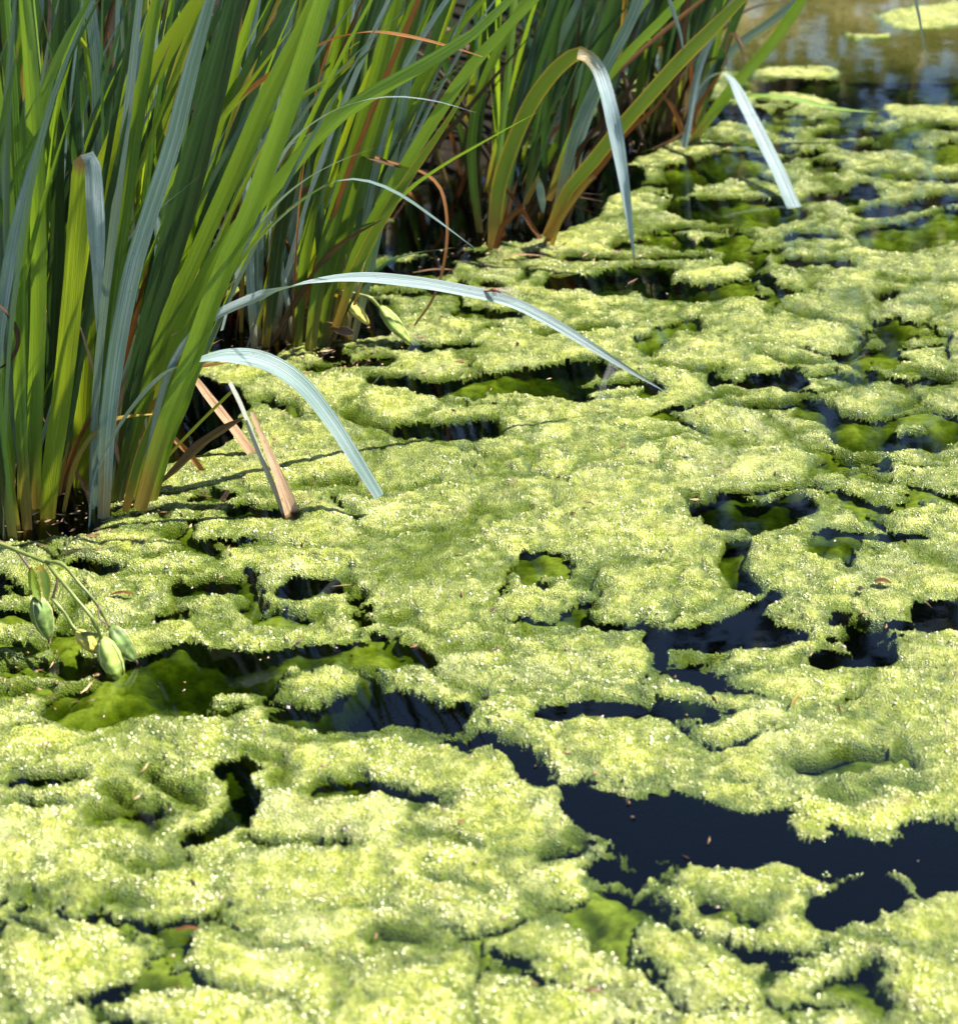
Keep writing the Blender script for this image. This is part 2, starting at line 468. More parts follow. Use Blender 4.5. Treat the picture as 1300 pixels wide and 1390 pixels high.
def algae_material():
    b = NB('algae_mat')
    pos = b.n('NewGeometry').outputs['Position']
    edge = b.n('Attribute', attribute_name='edge').outputs['Fac']
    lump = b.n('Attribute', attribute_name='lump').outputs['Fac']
    big = b.n('TexNoise', {'Vector': pos, 'Scale': 7.0, 'Detail': 4.0, 'Roughness': 0.6}).outputs[0]
    med = b.n('TexNoise', {'Vector': pos, 'Scale': 45.0, 'Detail': 5.0, 'Roughness': 0.65}).outputs[0]
    fine = b.n('TexNoise', {'Vector': pos, 'Scale': 420.0, 'Detail': 3.0, 'Roughness': 0.7}).outputs[0]
    cell = b.n('TexVoronoi', {'Vector': pos, 'Scale': 420.0, 'Randomness': 1.0})
    cell2 = b.n('TexVoronoi', {'Vector': pos, 'Scale': 900.0})
    # yellow-green fluff with drier, paler crusts
    cr_ = b.n('SeparateColor', {0: cell.outputs['Color']}).outputs[0]
    f = b.math('ADD', b.math('MULTIPLY', med, 0.50), b.math('MULTIPLY', fine, 0.30))
    f = b.math('ADD', f, b.math('MULTIPLY', cr_, 0.20))
    c = b.ramp(f, [(0.33, (.10, .14, .010)), (0.43, (.27, .33, .014)), (0.54, (.47, .50, .045)), (0.67, (.78, .77, .29))])
    f = b.math('ADD', f, b.math('MULTIPLY', b.math('SUBTRACT', lump, 0.45), 0.16))  # relief shading in the colour: creases darker, lump tops lighter
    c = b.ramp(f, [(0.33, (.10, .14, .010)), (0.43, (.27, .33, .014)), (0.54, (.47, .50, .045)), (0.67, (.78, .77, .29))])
    dry = b.mrange(big, 0.53, 0.70, 0.0, 0.75)
    c = b.mix(dry, c, b.ramp(fine, [(0.3, (.36, .40, .09)), (0.7, (.72, .72, .38))]))
    rust = b.math('MULTIPLY', b.mrange(b.n('TexNoise', {'Vector': pos, 'Scale': 16.0, 'Detail': 5.0}).outputs[0], 0.60, 0.70), 0.5)
    c = b.mix(rust, c, (.30, .20, .09))
    # thin wet rims and what lies under water are plain green, then silt
    gr = b.mrange(big, 0.37, 0.48, 0.55, 0.0)
    c = b.mix(gr, c, b.ramp(med, [(0.3, (.075, .125, .008)), (0.7, (.23, .29, .022))]))
    e2 = b.math('ADD', edge, b.math('MULTIPLY', b.math('SUBTRACT', med, 0.5), 0.03))
    wetf = b.mrange(e2, 0.020, -0.001, 0.0, 0.85)
    c = b.mix(wetf, c, b.ramp(med, [(0.3, (.055, .095, .010)), (0.7, (.19, .24, .03))]))
    deep = b.mrange(e2, -0.008, -0.03)
    c = b.mix(deep, c, b.ramp(med, [(0.3, (.022, .040, .010)), (0.7, (.075, .105, .024))]))
    y = b.n('SeparateXYZ', {0: pos}).outputs[1]
    silt = b.math('MULTIPLY', b.mrange(y, 4.2, 5.0), deep)
    c = b.mix(silt, c, b.ramp(med, [(0.3, (.20, .14, .045)), (0.7, (.40, .29, .10))]))
    h = b.math('ADD', b.math('MULTIPLY', b.math('SUBTRACT', 1.0, cell.outputs['Distance']), 1.0), b.math('MULTIPLY', fine, 0.8))
    h = b.math('ADD', h, b.math('MULTIPLY', cell2.outputs['Distance'], -0.4))
    bump = b.n('Bump', {'Height': h, 'Strength': 1.0, 'Distance': 0.0038}).outputs[0]
    rr = b.ramp(b.n('TexNoise', {'Vector': pos, 'Scale': 160.0, 'Detail': 2.0}).outputs[0], [(0.35, (.2,) * 3), (0.65, (.5,) * 3)])
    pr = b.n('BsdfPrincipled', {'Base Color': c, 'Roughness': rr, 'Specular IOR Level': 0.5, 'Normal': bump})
    pr.inputs['Coat Weight'].default_value = 0.7
    pr.inputs['Coat Roughness'].default_value = 0.16
    b.link(b.n('Bump', {'Height': h, 'Strength': 0.7, 'Distance': 0.0035}).outputs[0], pr.inputs['Coat Normal'])
    tr = b.n('BsdfTranslucent', {'Color': b.mix(0.5, c, (.30, .42, .02)), 'Normal': bump})
    mx = b.n('MixShader', {0: 0.08, 1: pr.outputs[0], 2: tr.outputs[0]})
    b.link(mx.outputs[0], b.out.inputs[0])
    return b.m


def dense_axis(lo, hi, n, out_lo, out_hi, n_out):
    a = np.linspace(lo, hi, n)
    l = lo - (lo - out_lo) * (np.linspace(1, 0, n_out + 1)[:-1] ** 2.2)
    r = hi + (out_hi - hi) * (np.linspace(0, 1, n_out + 1)[1:] ** 2.2)
    return np.concatenate([l, a, r])


def build_pond():
    # rows evenly spread in viewing angle of a standing person, columns fanning out with distance
    ang = np.linspace(R(43.5), R(13.8), 1020)
    ydense = CAM_H / np.tan(ang)
    yv = np.concatenate([np.linspace(-1.0, ydense[0], 60)[:-1], ydense, ydense[-1] + (14 - ydense[-1]) * np.linspace(0, 1, 90)[1:] ** 1.3])
    uv = dense_axis(-0.27, 0.27, 900, -1.0, 1.0, 45)
    U, Y = np.meshgrid(uv, yv)
    W = np.maximum(Y, 1.4) ** 0.82 * 1.15
    X = U * W * (1 + 0.35 * np.maximum(np.abs(U) - 0.27, 0) * 6)
    Z, F, amp, lump = pond_surface(X, Y)
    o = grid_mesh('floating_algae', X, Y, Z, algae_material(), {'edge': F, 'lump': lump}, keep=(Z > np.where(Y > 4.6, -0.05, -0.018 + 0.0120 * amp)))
    o['kind'] = 'stuff'
    o['label'] = 'thick yellow-green algae scum floating in lumpy patches over the pond water'
    o['category'] = 'algae'


build_pond()


def build_submerged():
    ang = np.linspace(R(43.5), R(14.5), 420)
    yv = CAM_H / np.tan(ang)
    U, Y = np.meshgrid(np.linspace(-0.32, 0.32, 420), yv)
    X = U * Y ** 0.82 * 1.15
    a = N2.fbm(X * 5 + 30, Y * 5, 4)
    blue = np.full(X.shape, 1.0)
    for s_ in HOLES:
        if s_[5] >= 1.2:
            blue = np.minimum(blue, np.clip(seg_dist(X, Y, s_) / 0.06, 0, 1))
    Z = -0.0115 - 0.022 * np.clip(0.45 - a, 0, 1.2) + 0.007 * N3.fbm(X * 22, Y * 22, 3) + 0.0045 * N1.domes(X * 45, Y * 45)
    Z = np.minimum(Z, -0.007) - 0.05 * (1 - blue)
    b = NB('submerged_algae')
    pos = b.n('NewGeometry').outputs['Position']
    n = b.n('TexNoise', {'Vector': pos, 'Scale': 90.0, 'Detail': 6.0, 'Roughness': .7}).outputs[0]
    c = b.ramp(n, [(.3, (.10, .125, .02)), (.7, (.34, .37, .07))])
    b.link(b.n('BsdfPrincipled', {'Base Color': c, 'Roughness': .9, 'Specular IOR Level': 0.0}).outputs[0], b.out.inputs[0])
    o = grid_mesh('submerged_algae', X, Y, Z, b.m, keep=(Z > -0.045))
    o['kind'] = 'stuff'
    o['label'] = 'murky green clouds of algae hanging under the water surface'


build_submerged()

# water: a body with a reflecting top and greenish absorbing depth
b = NB('pond_water')
pos = b.n('NewGeometry').outputs['Position']
rip = b.n('TexNoise', {'Vector': pos, 'Scale': 22.0, 'Detail': 2.0}).outputs[0]
rip2 = b.n('TexNoise', {'Vector': b.n('Mapping', {'Vector': pos, 'Scale': (3.0, 9.0, 1.0)}).outputs[0], 'Scale': 1.0, 'Detail': 2.0}).outputs[0]
bump = b.n('Bump', {'Height': b.math('ADD', b.math('MULTIPLY', rip, 0.25), rip2), 'Strength': 0.05, 'Distance': 0.006}).outputs[0]
fr = b.n('Fresnel', {'IOR': 1.33, 'Normal': bump}).outputs[0]
gl = b.n('BsdfGlossy', {'Color': (1, 1, 1, 1), 'Roughness': 0.03, 'Normal': bump})
tp = b.n('BsdfTransparent', {'Color': (.93, .97, .93, 1)})
mx = b.n('MixShader', {0: fr, 1: tp.outputs[0], 2: gl.outputs[0]})
b.link(mx.outputs[0], b.out.inputs[0])
va = b.n('VolumeAbsorption', {'Color': (.60, .66, .34, 1), 'Density': 105.0})
b.link(va.outputs[0], b.out.inputs[1])


def box_mesh(name, lo, hi, mat):
    v = [(x, y, z) for z in (lo[2], hi[2]) for y in (lo[1], hi[1]) for x in (lo[0], hi[0])]
    f = [(0, 2, 3, 1), (4, 5, 7, 6), (0, 1, 5, 4), (2, 6, 7, 3), (0, 4, 6, 2), (1, 3, 7, 5)]
    me = bpy.data.meshes.new(name)
    me.from_pydata(v, [], f)
    me.materials.append(mat)
    o = bpy.data.objects.new(name, me)
    COL.objects.link(o)
    return o


o = box_mesh('water', (-14, -3, -0.9), (16, 15.5, 0), b.m)
o['kind'] = 'structure'
o['label'] = 'still dark pond water between the algae patches'

# ground: muddy bank behind the irises, pond bed, far bank
SHORE = [G(-900, 900), G(-300, 770), G(60, 640), G(300, 500), G(480, 410), G(640, 300), G(780, 250), G(930, 140), G(1010, 30), G(1060, -60)]
SHORE = [(p.x - 0.12, p.y + 0.14) for p in SHORE] + [(1.15, 7.2), (0.6, 9.5)]


def shore_sd(x, y):
    best = np.full(x.shape, 1e9)
    sgn = np.ones(x.shape)
    for (ax, ay), (bx, by) in zip(SHORE[:-1], SHORE[1:]):
        dx, dy = bx - ax, by - ay
        t = np.clip(((x - ax) * dx + (y - ay) * dy) / (dx * dx + dy * dy), 0, 1)
        d = np.hypot(x - ax - t * dx, y - ay - t * dy)
        s = np.sign(dx * (y - ay) - dy * (x - ax))
        sgn = np.where(d < best, s, sgn)
        best = np.minimum(best, d)
    return best * sgn


def ground_z(X, Y):
    sd = shore_sd(X, Y)
    near = np.clip(sd, 0, 6)
    z = np.where(sd > 0, -0.02 + 0.16 * (1 - np.exp(-near / 0.25)) + 0.12 * near ** 0.9, -0.28 + 0.26 * np.exp(np.minimum(sd, 0) / 0.05))
    farb = np.clip((Y - 10.5) / 3.0, 0, 1)
    z = np.maximum(z, -0.28 + 1.3 * farb * farb * (3 - 2 * farb))
    side = np.clip((np.abs(X - 1) - 9) / 3, 0, 1)
    z = np.maximum(z, -0.28 + 1.1 * side * side * (3 - 2 * side))
    z += 0.03 * N1.fbm(X * 2.2, Y * 2.2, 4) * (z > -0.1) + 0.012 * N2.fbm(X * 11, Y * 11, 3) * (z > -0.1)
    return z


gx = dense_axis(-2.6, 1.6, 170, -60, 60, 30)
gy = dense_axis(1.8, 8, 210, -30, 120, 30)
GX, GY = np.meshgrid(gx, gy)
b = NB('bank_soil')
pos = b.n('NewGeometry').outputs['Position']
n1 = b.n('TexNoise', {'Vector': pos, 'Scale': 14.0, 'Detail': 6.0, 'Roughness': 0.65}).outputs[0]
n2 = b.n('TexNoise', {'Vector': pos, 'Scale': 2.0, 'Detail': 5.0}).outputs[0]
c = b.ramp(n1, [(0.3, (.006, .005, .003)), (0.6, (.014, .011, .007)), (0.75, (.03, .022, .014))])  # soil blackened beyond wet mud to stand for shade under the leaves
c = b.mix(b.mrange(n2, 0.5, 0.62, 0, 0.5), c, (.012, .02, .006))
zz = b.n('SeparateXYZ', {0: pos}).outputs[1]
c = b.mix(b.mrange(zz, 8.0, 10.5), c, b.ramp(n1, [(0.3, (.10, .075, .035)), (0.7, (.25, .20, .10))]))
bump = b.n('Bump', {'Height': n1, 'Strength': 0.8, 'Distance': 0.02}).outputs[0]
pr = b.n('BsdfPrincipled', {'Base Color': c, 'Roughness': 0.9, 'Specular IOR Level': 0.08, 'Normal': bump})
b.link(pr.outputs[0], b.out.inputs[0])
o = grid_mesh('ground', GX, GY, ground_z(GX, GY), b.m)
o['kind'] = 'structure'
o['label'] = 'muddy bank of the pond under the irises, darkened as if in shade'


def tag(o, label=None, cat=None, group=None, kind=None):
    for k, v in (('label', label), ('category', cat), ('group', group), ('kind', kind)):
        if v:
            o[k] = v
    return o


def mesh_obj(name, verts, faces, mat, parent=None, smooth=True, uvs=None):
    me = bpy.data.meshes.new(name)
    off = Vector(parent.location) if parent else None
    if off is not None:
        verts = [(v[0] - off.x, v[1] - off.y, v[2] - off.z) for v in verts]
    me.from_pydata([tuple(v) for v in verts], [], faces)
    if smooth:
        me.polygons.foreach_set('use_smooth', [True] * len(me.polygons))
    if uvs is not None:
        ul = me.uv_layers.new(name='UVMap')
        li = [0] * len(me.loops)
        me.loops.foreach_get('vertex_index', li)
        flat = []
        for i in li:
            flat.extend(uvs[i])
        ul.data.foreach_set('uv', flat)
    me.materials.append(mat)
    o = bpy.data.objects.new(name, me)
    COL.objects.link(o)
    if parent:
        o.parent = parent
    return o


def thing(name, loc, label, cat, group=None):
    o = bpy.data.objects.new(name, None)
    o.empty_display_size = 0.1
    o.location = loc
    COL.objects.link(o)
    tag(o, label, cat, group)
    return o


# far leafy bank beyond the pond (the water mirrors it)
for nm, lab, n_, zlo, zhi, y0_, y1_, col_, sc_ in (
        ('far_reeds', 'dry brown reeds and scrub along the far bank of the pond', 11000, .2, 4.4, 12.4, 13.4, (.30, .235, .09), .5),
        ('far_woodland', 'dark leafy woodland behind the far bank of the pond', 14000, .8, 8.5, 13.8, 16.5, (.045, .075, .022), 1.0)):
    rs = np.random.RandomState(5)
    vs, fs = [], []
    for k in range(n_):
        cx = rs.uniform(-12, 14)
        cz = zlo + (zhi - zlo) * (0.86 + .09 * math.sin(cx * 0.9) + .05 * math.sin(cx * 2.3 + 1)) * rs.rand() ** 0.8
        s_ = rs.uniform(0.10, 0.24) * (1.0 if sc_ == 1.0 else .7)
        a = Vector(rs.normal(size=3)) + (Vector((0, 0, 2.5)) if sc_ != 1.0 else Vector((0, 0, 0)))
        a.normalize()
        c_ = a.cross(Vector(rs.normal(size=3))).normalized()
        p = Vector((cx, rs.uniform(y0_, y1_), cz))
        i = len(vs)
        vs += [p - a * s_, p + c_ * s_ * 0.45 * sc_, p + a * s_, p - c_ * s_ * 0.45 * sc_]
        fs.append((i, i + 1, i + 2, i + 3))
    o = mesh_obj(nm, vs, fs, simple(nm + '_leaves', col_, 0.6, var=.4, scale=2.0), smooth=False)
    tag(o, lab, nm.split('_')[1], kind='stuff')


# ------------------------------------------------------------------ leaf builder
def catmull(P, n):
    P = [Vector(p) for p in P]
    if len(P) == 2:
        P = [P[0], (P[0] + P[1]) / 2, P[1]]
    Q = [P[0] * 2 - P[1]] + P + [P[-1] * 2 - P[-2]]
    dense = []
    for i in range(1, len(Q) - 2):
        p0, p1, p2, p3 = Q[i - 1:i + 3]
        for k in range(12):
            t = k / 12
            dense.append(0.5 * ((2 * p1) + (p2 - p0) * t + (2 * p0 - 5 * p1 + 4 * p2 - p3) * t * t + (3 * p1 - p0 - 3 * p2 + p3) * t ** 3))
    dense.append(P[-1])
    L = [0]
    for a, c in zip(dense[:-1], dense[1:]):
        L.append(L[-1] + (c - a).length)
    out = []
    j = 0
    for k in range(n + 1):
        s = L[-1] * k / n
        while j < len(L) - 2 and L[j + 1] < s:
            j += 1
        q = (s - L[j]) / max(L[j + 1] - L[j], 1e-9)
        out.append(dense[j].lerp(dense[j + 1], q))
    return out, L[-1]


def wprof(t, kind):
    if callable(kind):
        return kind(t)
    if kind == 'sword':
        w = 0.72 + 0.28 * min(1, t / 0.25)
        if t > 0.62:
            q = (t - 0.62) / 0.38
            w *= max(0.015, (1 - q ** 1.7))
        return w
    if kind == 'slim':       # long narrowing blade
        w = 0.75 + 0.25 * min(1, t / 0.2)
        if t > 0.35:
            q = (t - 0.35) / 0.65
            w *= max(0.015, (1 - q ** 1.5))
        return w
    if kind == 'cut':        # broken end
        return 0.8 + 0.2 * math.sin(t * 3.1)
    if kind == 'spindle':
        return max(0.03, math.sin(math.pi * (0.06 + 0.92 * t)) ** 0.7)
    if kind == 'root':       # narrow where it leaves the clump, blunt cut end
        return 0.55 + 0.45 * min(1, t / 0.4)
    return 1.0


LEAF_W = 0.8


def leaf(parent, pts, w, mat, a0=0.0, a1=None, prof='sword', fold=0.22, seg=20, label=None, name='leaf', wave=0.02):
    """a sword leaf along 3-D points. w: full width in metres; a0..a1: heading of the blade's width (0 = across the picture, 90 = into it)"""
    a1 = a0 if a1 is None else a1
    path, L = catmull(pts, seg)
    verts, uvs, faces = [], [], []
    offs = (-1.0, -0.5, 0.0, 0.5, 1.0)
    ph = random.random() * 6.3
    prev = None
    for i, p in enumerate(path):
        t = i / seg
        tan = (path[min(i + 1, seg)] - path[max(i - 1, 0)]).normalized()
        a = R(a0 + (a1 - a0) * t + 6 * math.sin(ph + t * 5))
        side = Vector((math.cos(a), math.sin(a), 0))
        side = side - tan * side.dot(tan)
        if side.length < 0.15 and prev is not None:
            side = prev - tan * prev.dot(tan)
        side.normalize()
        if prev is not None:
            if side.dot(prev) < 0:
                side = -side
            side = (side * 0.6 + prev * 0.4)
            side = (side - tan * side.dot(tan)).normalized()
        prev = side
        nrm = side.cross(tan).normalized()
        hw = 0.5 * w * LEAF_W * wprof(t, prof) * (1 + wave * math.sin(ph * 2 + t * 17))
        for o_ in offs:
            lift = fold * hw * (1 - abs(o_) * 1.0) * (1.0) + 0.06 * hw * math.sin(ph + t * 23 + o_ * 2) * abs(o_)
            verts.append(p + side * hw * o_ + nrm * lift)
            uvs.append((0.5 + 0.5 * o_, t))
    m = len(offs)
    for i in range(seg):
        for j in range(m - 1):
            q = i * m + j
            faces.append((q, q + 1, q + m + 1, q + m))
    o = mesh_obj(name, verts, faces, M[mat] if isinstance(mat, str) else mat, parent, True, uvs)
    if label:
        o['label'] = label
    return o


def lp(pl, Y0, ext=0.0, dips=None, sink=0.03):
    """picture points -> 3-D points. Each entry (px, py[, dY]); distance Y0+dY. ext: lengthen beyond the last one."""
    out = []
    for e in pl:
        out.append(PY(e[0], e[1], Y0 + (e[2] if len(e) > 2 else 0)))
    if sink:
        d = (out[1] - out[0]).normalized()
        out[0] = out[0] - Vector((0, 0, 1)) * max(0.0, out[0].z + sink)*0 - Vector((0, 0, sink))
    if ext:
        d = (out[-1] - out[-2]).normalized()
        p = out[-1]
        for k in range(3):
            d = (d + Vector((0.05, 0, -0.10))).normalized()
            p = p + d * ext / 3
            out.append(p)
    return out


def wpx(w, Y, py=400):
    z = PY(650, py, Y).z
    return w * px_size(Y, z)


# ------------------------------------------------------------------ the iris clumps
def K(cl, Y0, pts, w, mat, a0=0, a1=None, prof='sword', ext=0.0, label=None, sink=0.03, **kw):
    return leaf(cl, lp(pts, Y0, ext, sink=sink), wpx(w, Y0, pts[len(pts) // 2][1]), mat, a0, a1, prof, label=label, **kw)


def filler(cl, bases, n, hrange, lean, spread, mats, width=(.011, .024), Yoff=(0, .15), seed=1, forward=(-.12, .12), droop=0.1):
    """n upright leaves from around the base points; lean = sideways lean per metre of height"""
    rnd = random.Random(seed)
    for k in range(n):
        i = rnd.random() * (len(bases) - 1)
        i0 = int(i)
        f = i - i0
        bx = bases[i0][0] * (1 - f) + bases[min(i0 + 1, len(bases) - 1)][0] * f + rnd.uniform(-16, 16)
        by = bases[i0][1] * (1 - f) + bases[min(i0 + 1, len(bases) - 1)][1] * f
        p = G(bx, by)
        p.y += rnd.uniform(*Yoff)
        p.z = -0.02
        gz = float(ground_z(np.array([p.x]), np.array([p.y]))[0])
        p.z = max(p.z, gz - 0.02)
        h = rnd.uniform(*hrange)
        lx = lean + rnd.gauss(0, spread)
        ly = rnd.uniform(*forward)
        dr = droop * rnd.random() ** 2
        cv = rnd.uniform(-0.05, 0.10)
        pts = []
        for s in (0, .25, .5, .75, 1.0):
            pts.append(Vector((p.x + lx * h * s + cv * h * s * s * 1.5 + dr * s ** 4 * (1 if lx > -0.05 else -1), p.y + ly * h * s, p.z + h * s - dr * s ** 4 * 0.8)))
        mat = rnd.choices([m for m, _ in mats], [q for _, q in mats])[0]
        a = rnd.gauss(0, 45)
        leaf(cl, pts, rnd.uniform(*width), mat, a, a + rnd.uniform(-35, 35), seg=14)


IRG = 'iris clumps along the pond edge'
MIX_A = [('green', 3.5), ('dark', 5), ('blue', 3), ('yellow', .8), ('lime', .7), ('gold', .25)]
MIX_B = [('green', 3), ('dark', 4), ('blue', 3), ('yellow', 1), ('gold', .3)]
MIX_D = [('dark', 10), ('green', 1.6), ('blue', 1.4), ('brown', .2), ('darkbrown', .6), ('gold', .15)]  # mostly darkened leaves, painting the back clumps as shaded

# --- A: nearest clump, left edge of the picture
YA = baseY(690)
A = thing('iris_clump', (G(110, 690).x, YA, 0), 'tallest nearest iris clump at the left, two long pale leaves arching over the algae', 'iris', IRG)
K(A, YA, [(44, 712), (48, 560), (53, 400), (50, 230), (44, 110), (33, -10)], 29, 'green', -10, 10, ext=.16)
K(A, YA - .02, [(8, 725), (12, 560), (14, 400), (8, 250), (-8, 100)], 27, 'green', 5, -10, ext=.2)
K(A, YA + .03, [(28, 705), (30, 560), (29, 400), (22, 250), (14, 90), (5, -20)], 22, 'green', 10, 20, ext=.2)
K(A, YA + .08, [(70, 690), (72, 500), (78, 350), (78, 200), (80, 0)], 24, 'dark', -15, 10, ext=.25)
K(A, YA + .12, [(95, 680), (98, 500), (104, 300), (100, 120), (96, -10)], 22, 'dark', 20, 10, ext=.2)
K(A, YA - .03, [(60, 712), (70, 640), (84, 540), (96, 430), (104, 330), (110, 265), (113, 228), (118, 219), (124, 217)], 35, 'lime', 4, -2, lambda t: .7 + .3 * min(1, t / .3), seg=40, label='broad leaf snapped over near its top', fold=.1)
K(A, YA - .035, [(114, 219), (120, 216), (126, 222), (130, 290, -.01), (133, 370, -.02), (131, 452, -.03)], 30, 'pale', 4, -6, 'slim', seg=24, sink=0, fold=.1, name='leaf_tip')  # pale colour carries the sky's reflection on the hanging face
K(A, YA, [(122, 700), (128, 580), (138, 450), (152, 330), (166, 210), (178, 110), (192, -20)], 17, 'pale', -25, -15, ext=.12)
K(A, YA + .01, [(130, 690), (140, 560), (152, 430), (167, 310), (182, 200), (198, 90), (215, -20)], 22, 'green', 15, 5, ext=.15)
K(A, YA + .06, [(108, 690), (112, 560), (122, 400), (140, 250), (150, 205), (190, 130), (232, 58), (290, -30)], 34, 'lime', 0, 5, ext=.15)
K(A, YA - .03, [(138, 690), (146, 590), (160, 470), (182, 360), (210, 270), (236, 190), (258, 100), (290, -15)], 30, 'blue', -10, -10, ext=.12)
K(A, YA - .01, [(128, 660), (142, 560), (158, 440), (176, 350), (200, 280), (222, 215)], 16, 'pale', -20, 5, 'slim')
K(A, YA + .04, [(160, 670), (178, 560), (205, 430), (232, 320), (262, 210), (290, 110), (325, -20)], 36, 'dark', 5, 10, ext=.2)
K(A, YA + .02, [(158, 672), (180, 560), (200, 470), (222, 400), (255, 300), (285, 180), (310, 80), (330, -20)], 20, 'dark', 0, 10, ext=.2)
K(A, YA - .04, [(188, 665), (222, 580), (258, 490), (298, 380), (340, 285), (375, 190), (408, 95), (442, -15)], 33, 'green', 0, 0, ext=.2)
K(A, YA + .02, [(150, 668), (190, 560), (222, 450), (265, 350), (315, 240), (362, 130), (410, 35), (440, -40)], 28, 'green', 0, 0, ext=.1)
K(A, YA + .10, [(178, 560), (215, 400), (258, 250), (300, 165), (352, 95), (408, 22)], 19, 'lime', 0, -5, 'slim')
K(A, YA + .08, [(190, 620), (235, 470), (280, 370), (325, 305), (380, 245), (440, 175), (500, 130), (580, 85), (650, 40), (720, -30)], 24, 'green', 5, -15, ext=.1)
K(A, YA + .03, [(175, 665), (215, 560), (255, 470), (300, 390), (345, 330), (400, 275)], 15, 'yellow', -10, 20, 'slim')
K(A, YA + .00, [(182, 662), (210, 600), (242, 530), (270, 450), (310, 380), (352, 320), (400, 278), (455, 245)], 13, 'green', 20, 40, 'slim')
K(A, YA + .04, [(148, 670), (165, 590), (190, 500), (215, 430), (232, 350), (250, 280)], 17, 'blue', -20, 20, 'slim')
K(A, YA - .02, [(168, 668), (190, 620), (222, 545), (262, 460), (300, 400), (330, 370)], 17, 'yellow', 0, 20, 'slim')
K(A, YA + .02, [(205, 655), (228, 600), (252, 545), (268, 500), (290, 440)], 20, 'green', 0, 10, 'slim')
# arching leaves of clump A
K(A, YA - .04, [(262, 480, .12), (300, 370, .12), (345, 285, .11), (392, 198, .08), (440, 157, .03), (490, 137), (540, 131), (595, 138), (646, 153)], 17, 'pale', 60, 50, 'slim', label='narrow pale leaf arching to the right', fold=.1, seg=30)
K(A, YA - .04, [(300, 420, .12), (330, 345, .12), (368, 285, .09), (410, 247, .05), (460, 219), (510, 201), (568, 187)], 15, 'pale', 60, 45, 'slim', fold=.1)
K(A, YA - .03, [(262, 470, .12), (310, 382, .11), (352, 325, .08), (395, 283, .04), (440, 253), (470, 243), (505, 247), (545, 265), (595, 300), (648, 340)], 18, 'pale', 65, 40, 'slim', label='narrow leaf bowing over with a painted white glint', fold=.05, seg=30)  # pale colour stands for the sun's glint past the green stretch
K(A, YA - .035, [(262, 470, .12), (310, 380, .11), (352, 323, .08), (395, 281, .04), (440, 252)], 13, 'green', 80, 80, 'root', fold=.05, sink=0)
K(A, YA - .03, [(190, 640, 0), (218, 540, .0), (248, 470, .01), (290, 430, .03), (330, 410, .06), (375, 394, .09), (430, 381, .12), (490, 376, .15), (560, 382, .19), (630, 394, .23), (690, 408, .26), (740, 432, .28), (790, 462, .30), (850, 500, .33), (908, 535, .35)], 21, 'pale', 45, 25, lambda t: (.35 + .65 * min(1, t / .25)) * (1 if t < .75 else max(.02, 1 - ((t - .75) / .25) ** 1.6)), label='very long pale leaf arching far out over the algae', fold=.18, seg=48)
K(A, YA - .05, [(118, 700), (128, 650, .0), (150, 600, .0), (182, 550, .0), (222, 508, .015), (270, 489, .04), (320, 483, .065), (365, 492, .08), (408, 520, .08), (446, 566, .07), (480, 618, .05), (515, 674, .03)], 34, 'pale', 70, 28, lambda t: (.28 + .72 * min(1, max(0, (t - .18) / .25))) * (1 if t < .7 else 1 - .4 * (t - .7) / .3), label='broad bluish leaf bowed over into the algae', fold=.16, seg=52)
K(A, YA + .12, [(96, 600), (92, 400), (72, 170), (98, 80), (122, -20)], 14, 'green', 10, 0, ext=.1)
K(A, YA + .1, [(40, -60), (52, -20), (58, 10), (57, 29)], 13, 'pale', 0, 0, 'slim', sink=0)
K(A, YA + .1, [(18, -60), (14, -20), (11, 10), (9, 34)], 14, 'pale', 0, 0, 'slim', sink=0)
K(A, YA + .16, [(74, 22), (95, 36), (113, 58), (131, 90)], 8, 'lime', 0, 0, 'cut', sink=0)
K(A, YA + .16, [(120, 660), (120, 500), (126, 330), (134, 130), (120, -20)], 22, 'blue', -25, 10, ext=.2)
K(A, YA - .08, [(-10, 405), (10, 425), (23, 448), (24, 470), (12, 492), (-10, 505)], 9, 'darkbrown', 40, 20, 'spindle', sink=0, label='shrivelled dark brown leaf end curled into a hook')
K(A, YA + .02, [(104, 640), (118, 668), (125, 695), (130, 722)], 7, 'straw', 10, 0, 'cut', sink=0)
K(A, YA + .04, [(70, 745), (76, 690), (84, 640), (90, 600)], 12, 'gold', 10, 0, 'cut')
filler(A, [(-60, 700), (60, 690), (150, 665), (200, 650)], 70, (.55, .95), .16, .13, MIX_A, Yoff=(.03, .30), seed=3, width=(.008, .021))
filler(A, [(-40, 690), (100, 680), (210, 650)], 46, (.45, .9), .22, .16, [('blue', 3), ('lime', 1.5), ('green', 3), ('pale', 1), ('gold', .4), ('brown', .4)], Yoff=(.0, .2), seed=8, width=(.006, .014))
filler(A, [(-60, 730), (20, 720), (60, 705)], 14, (.6, .85), -.02, .06, MIX_A, Yoff=(-.03, .05), seed=4)
filler(A, [(60, 700), (200, 660)], 16, (.12, .35), .15, .30, [('brown', 3), ('darkbrown', 3), ('gold', 1), ('straw', 1.4)], width=(.008, .016), Yoff=(-.0, .2), seed=5)

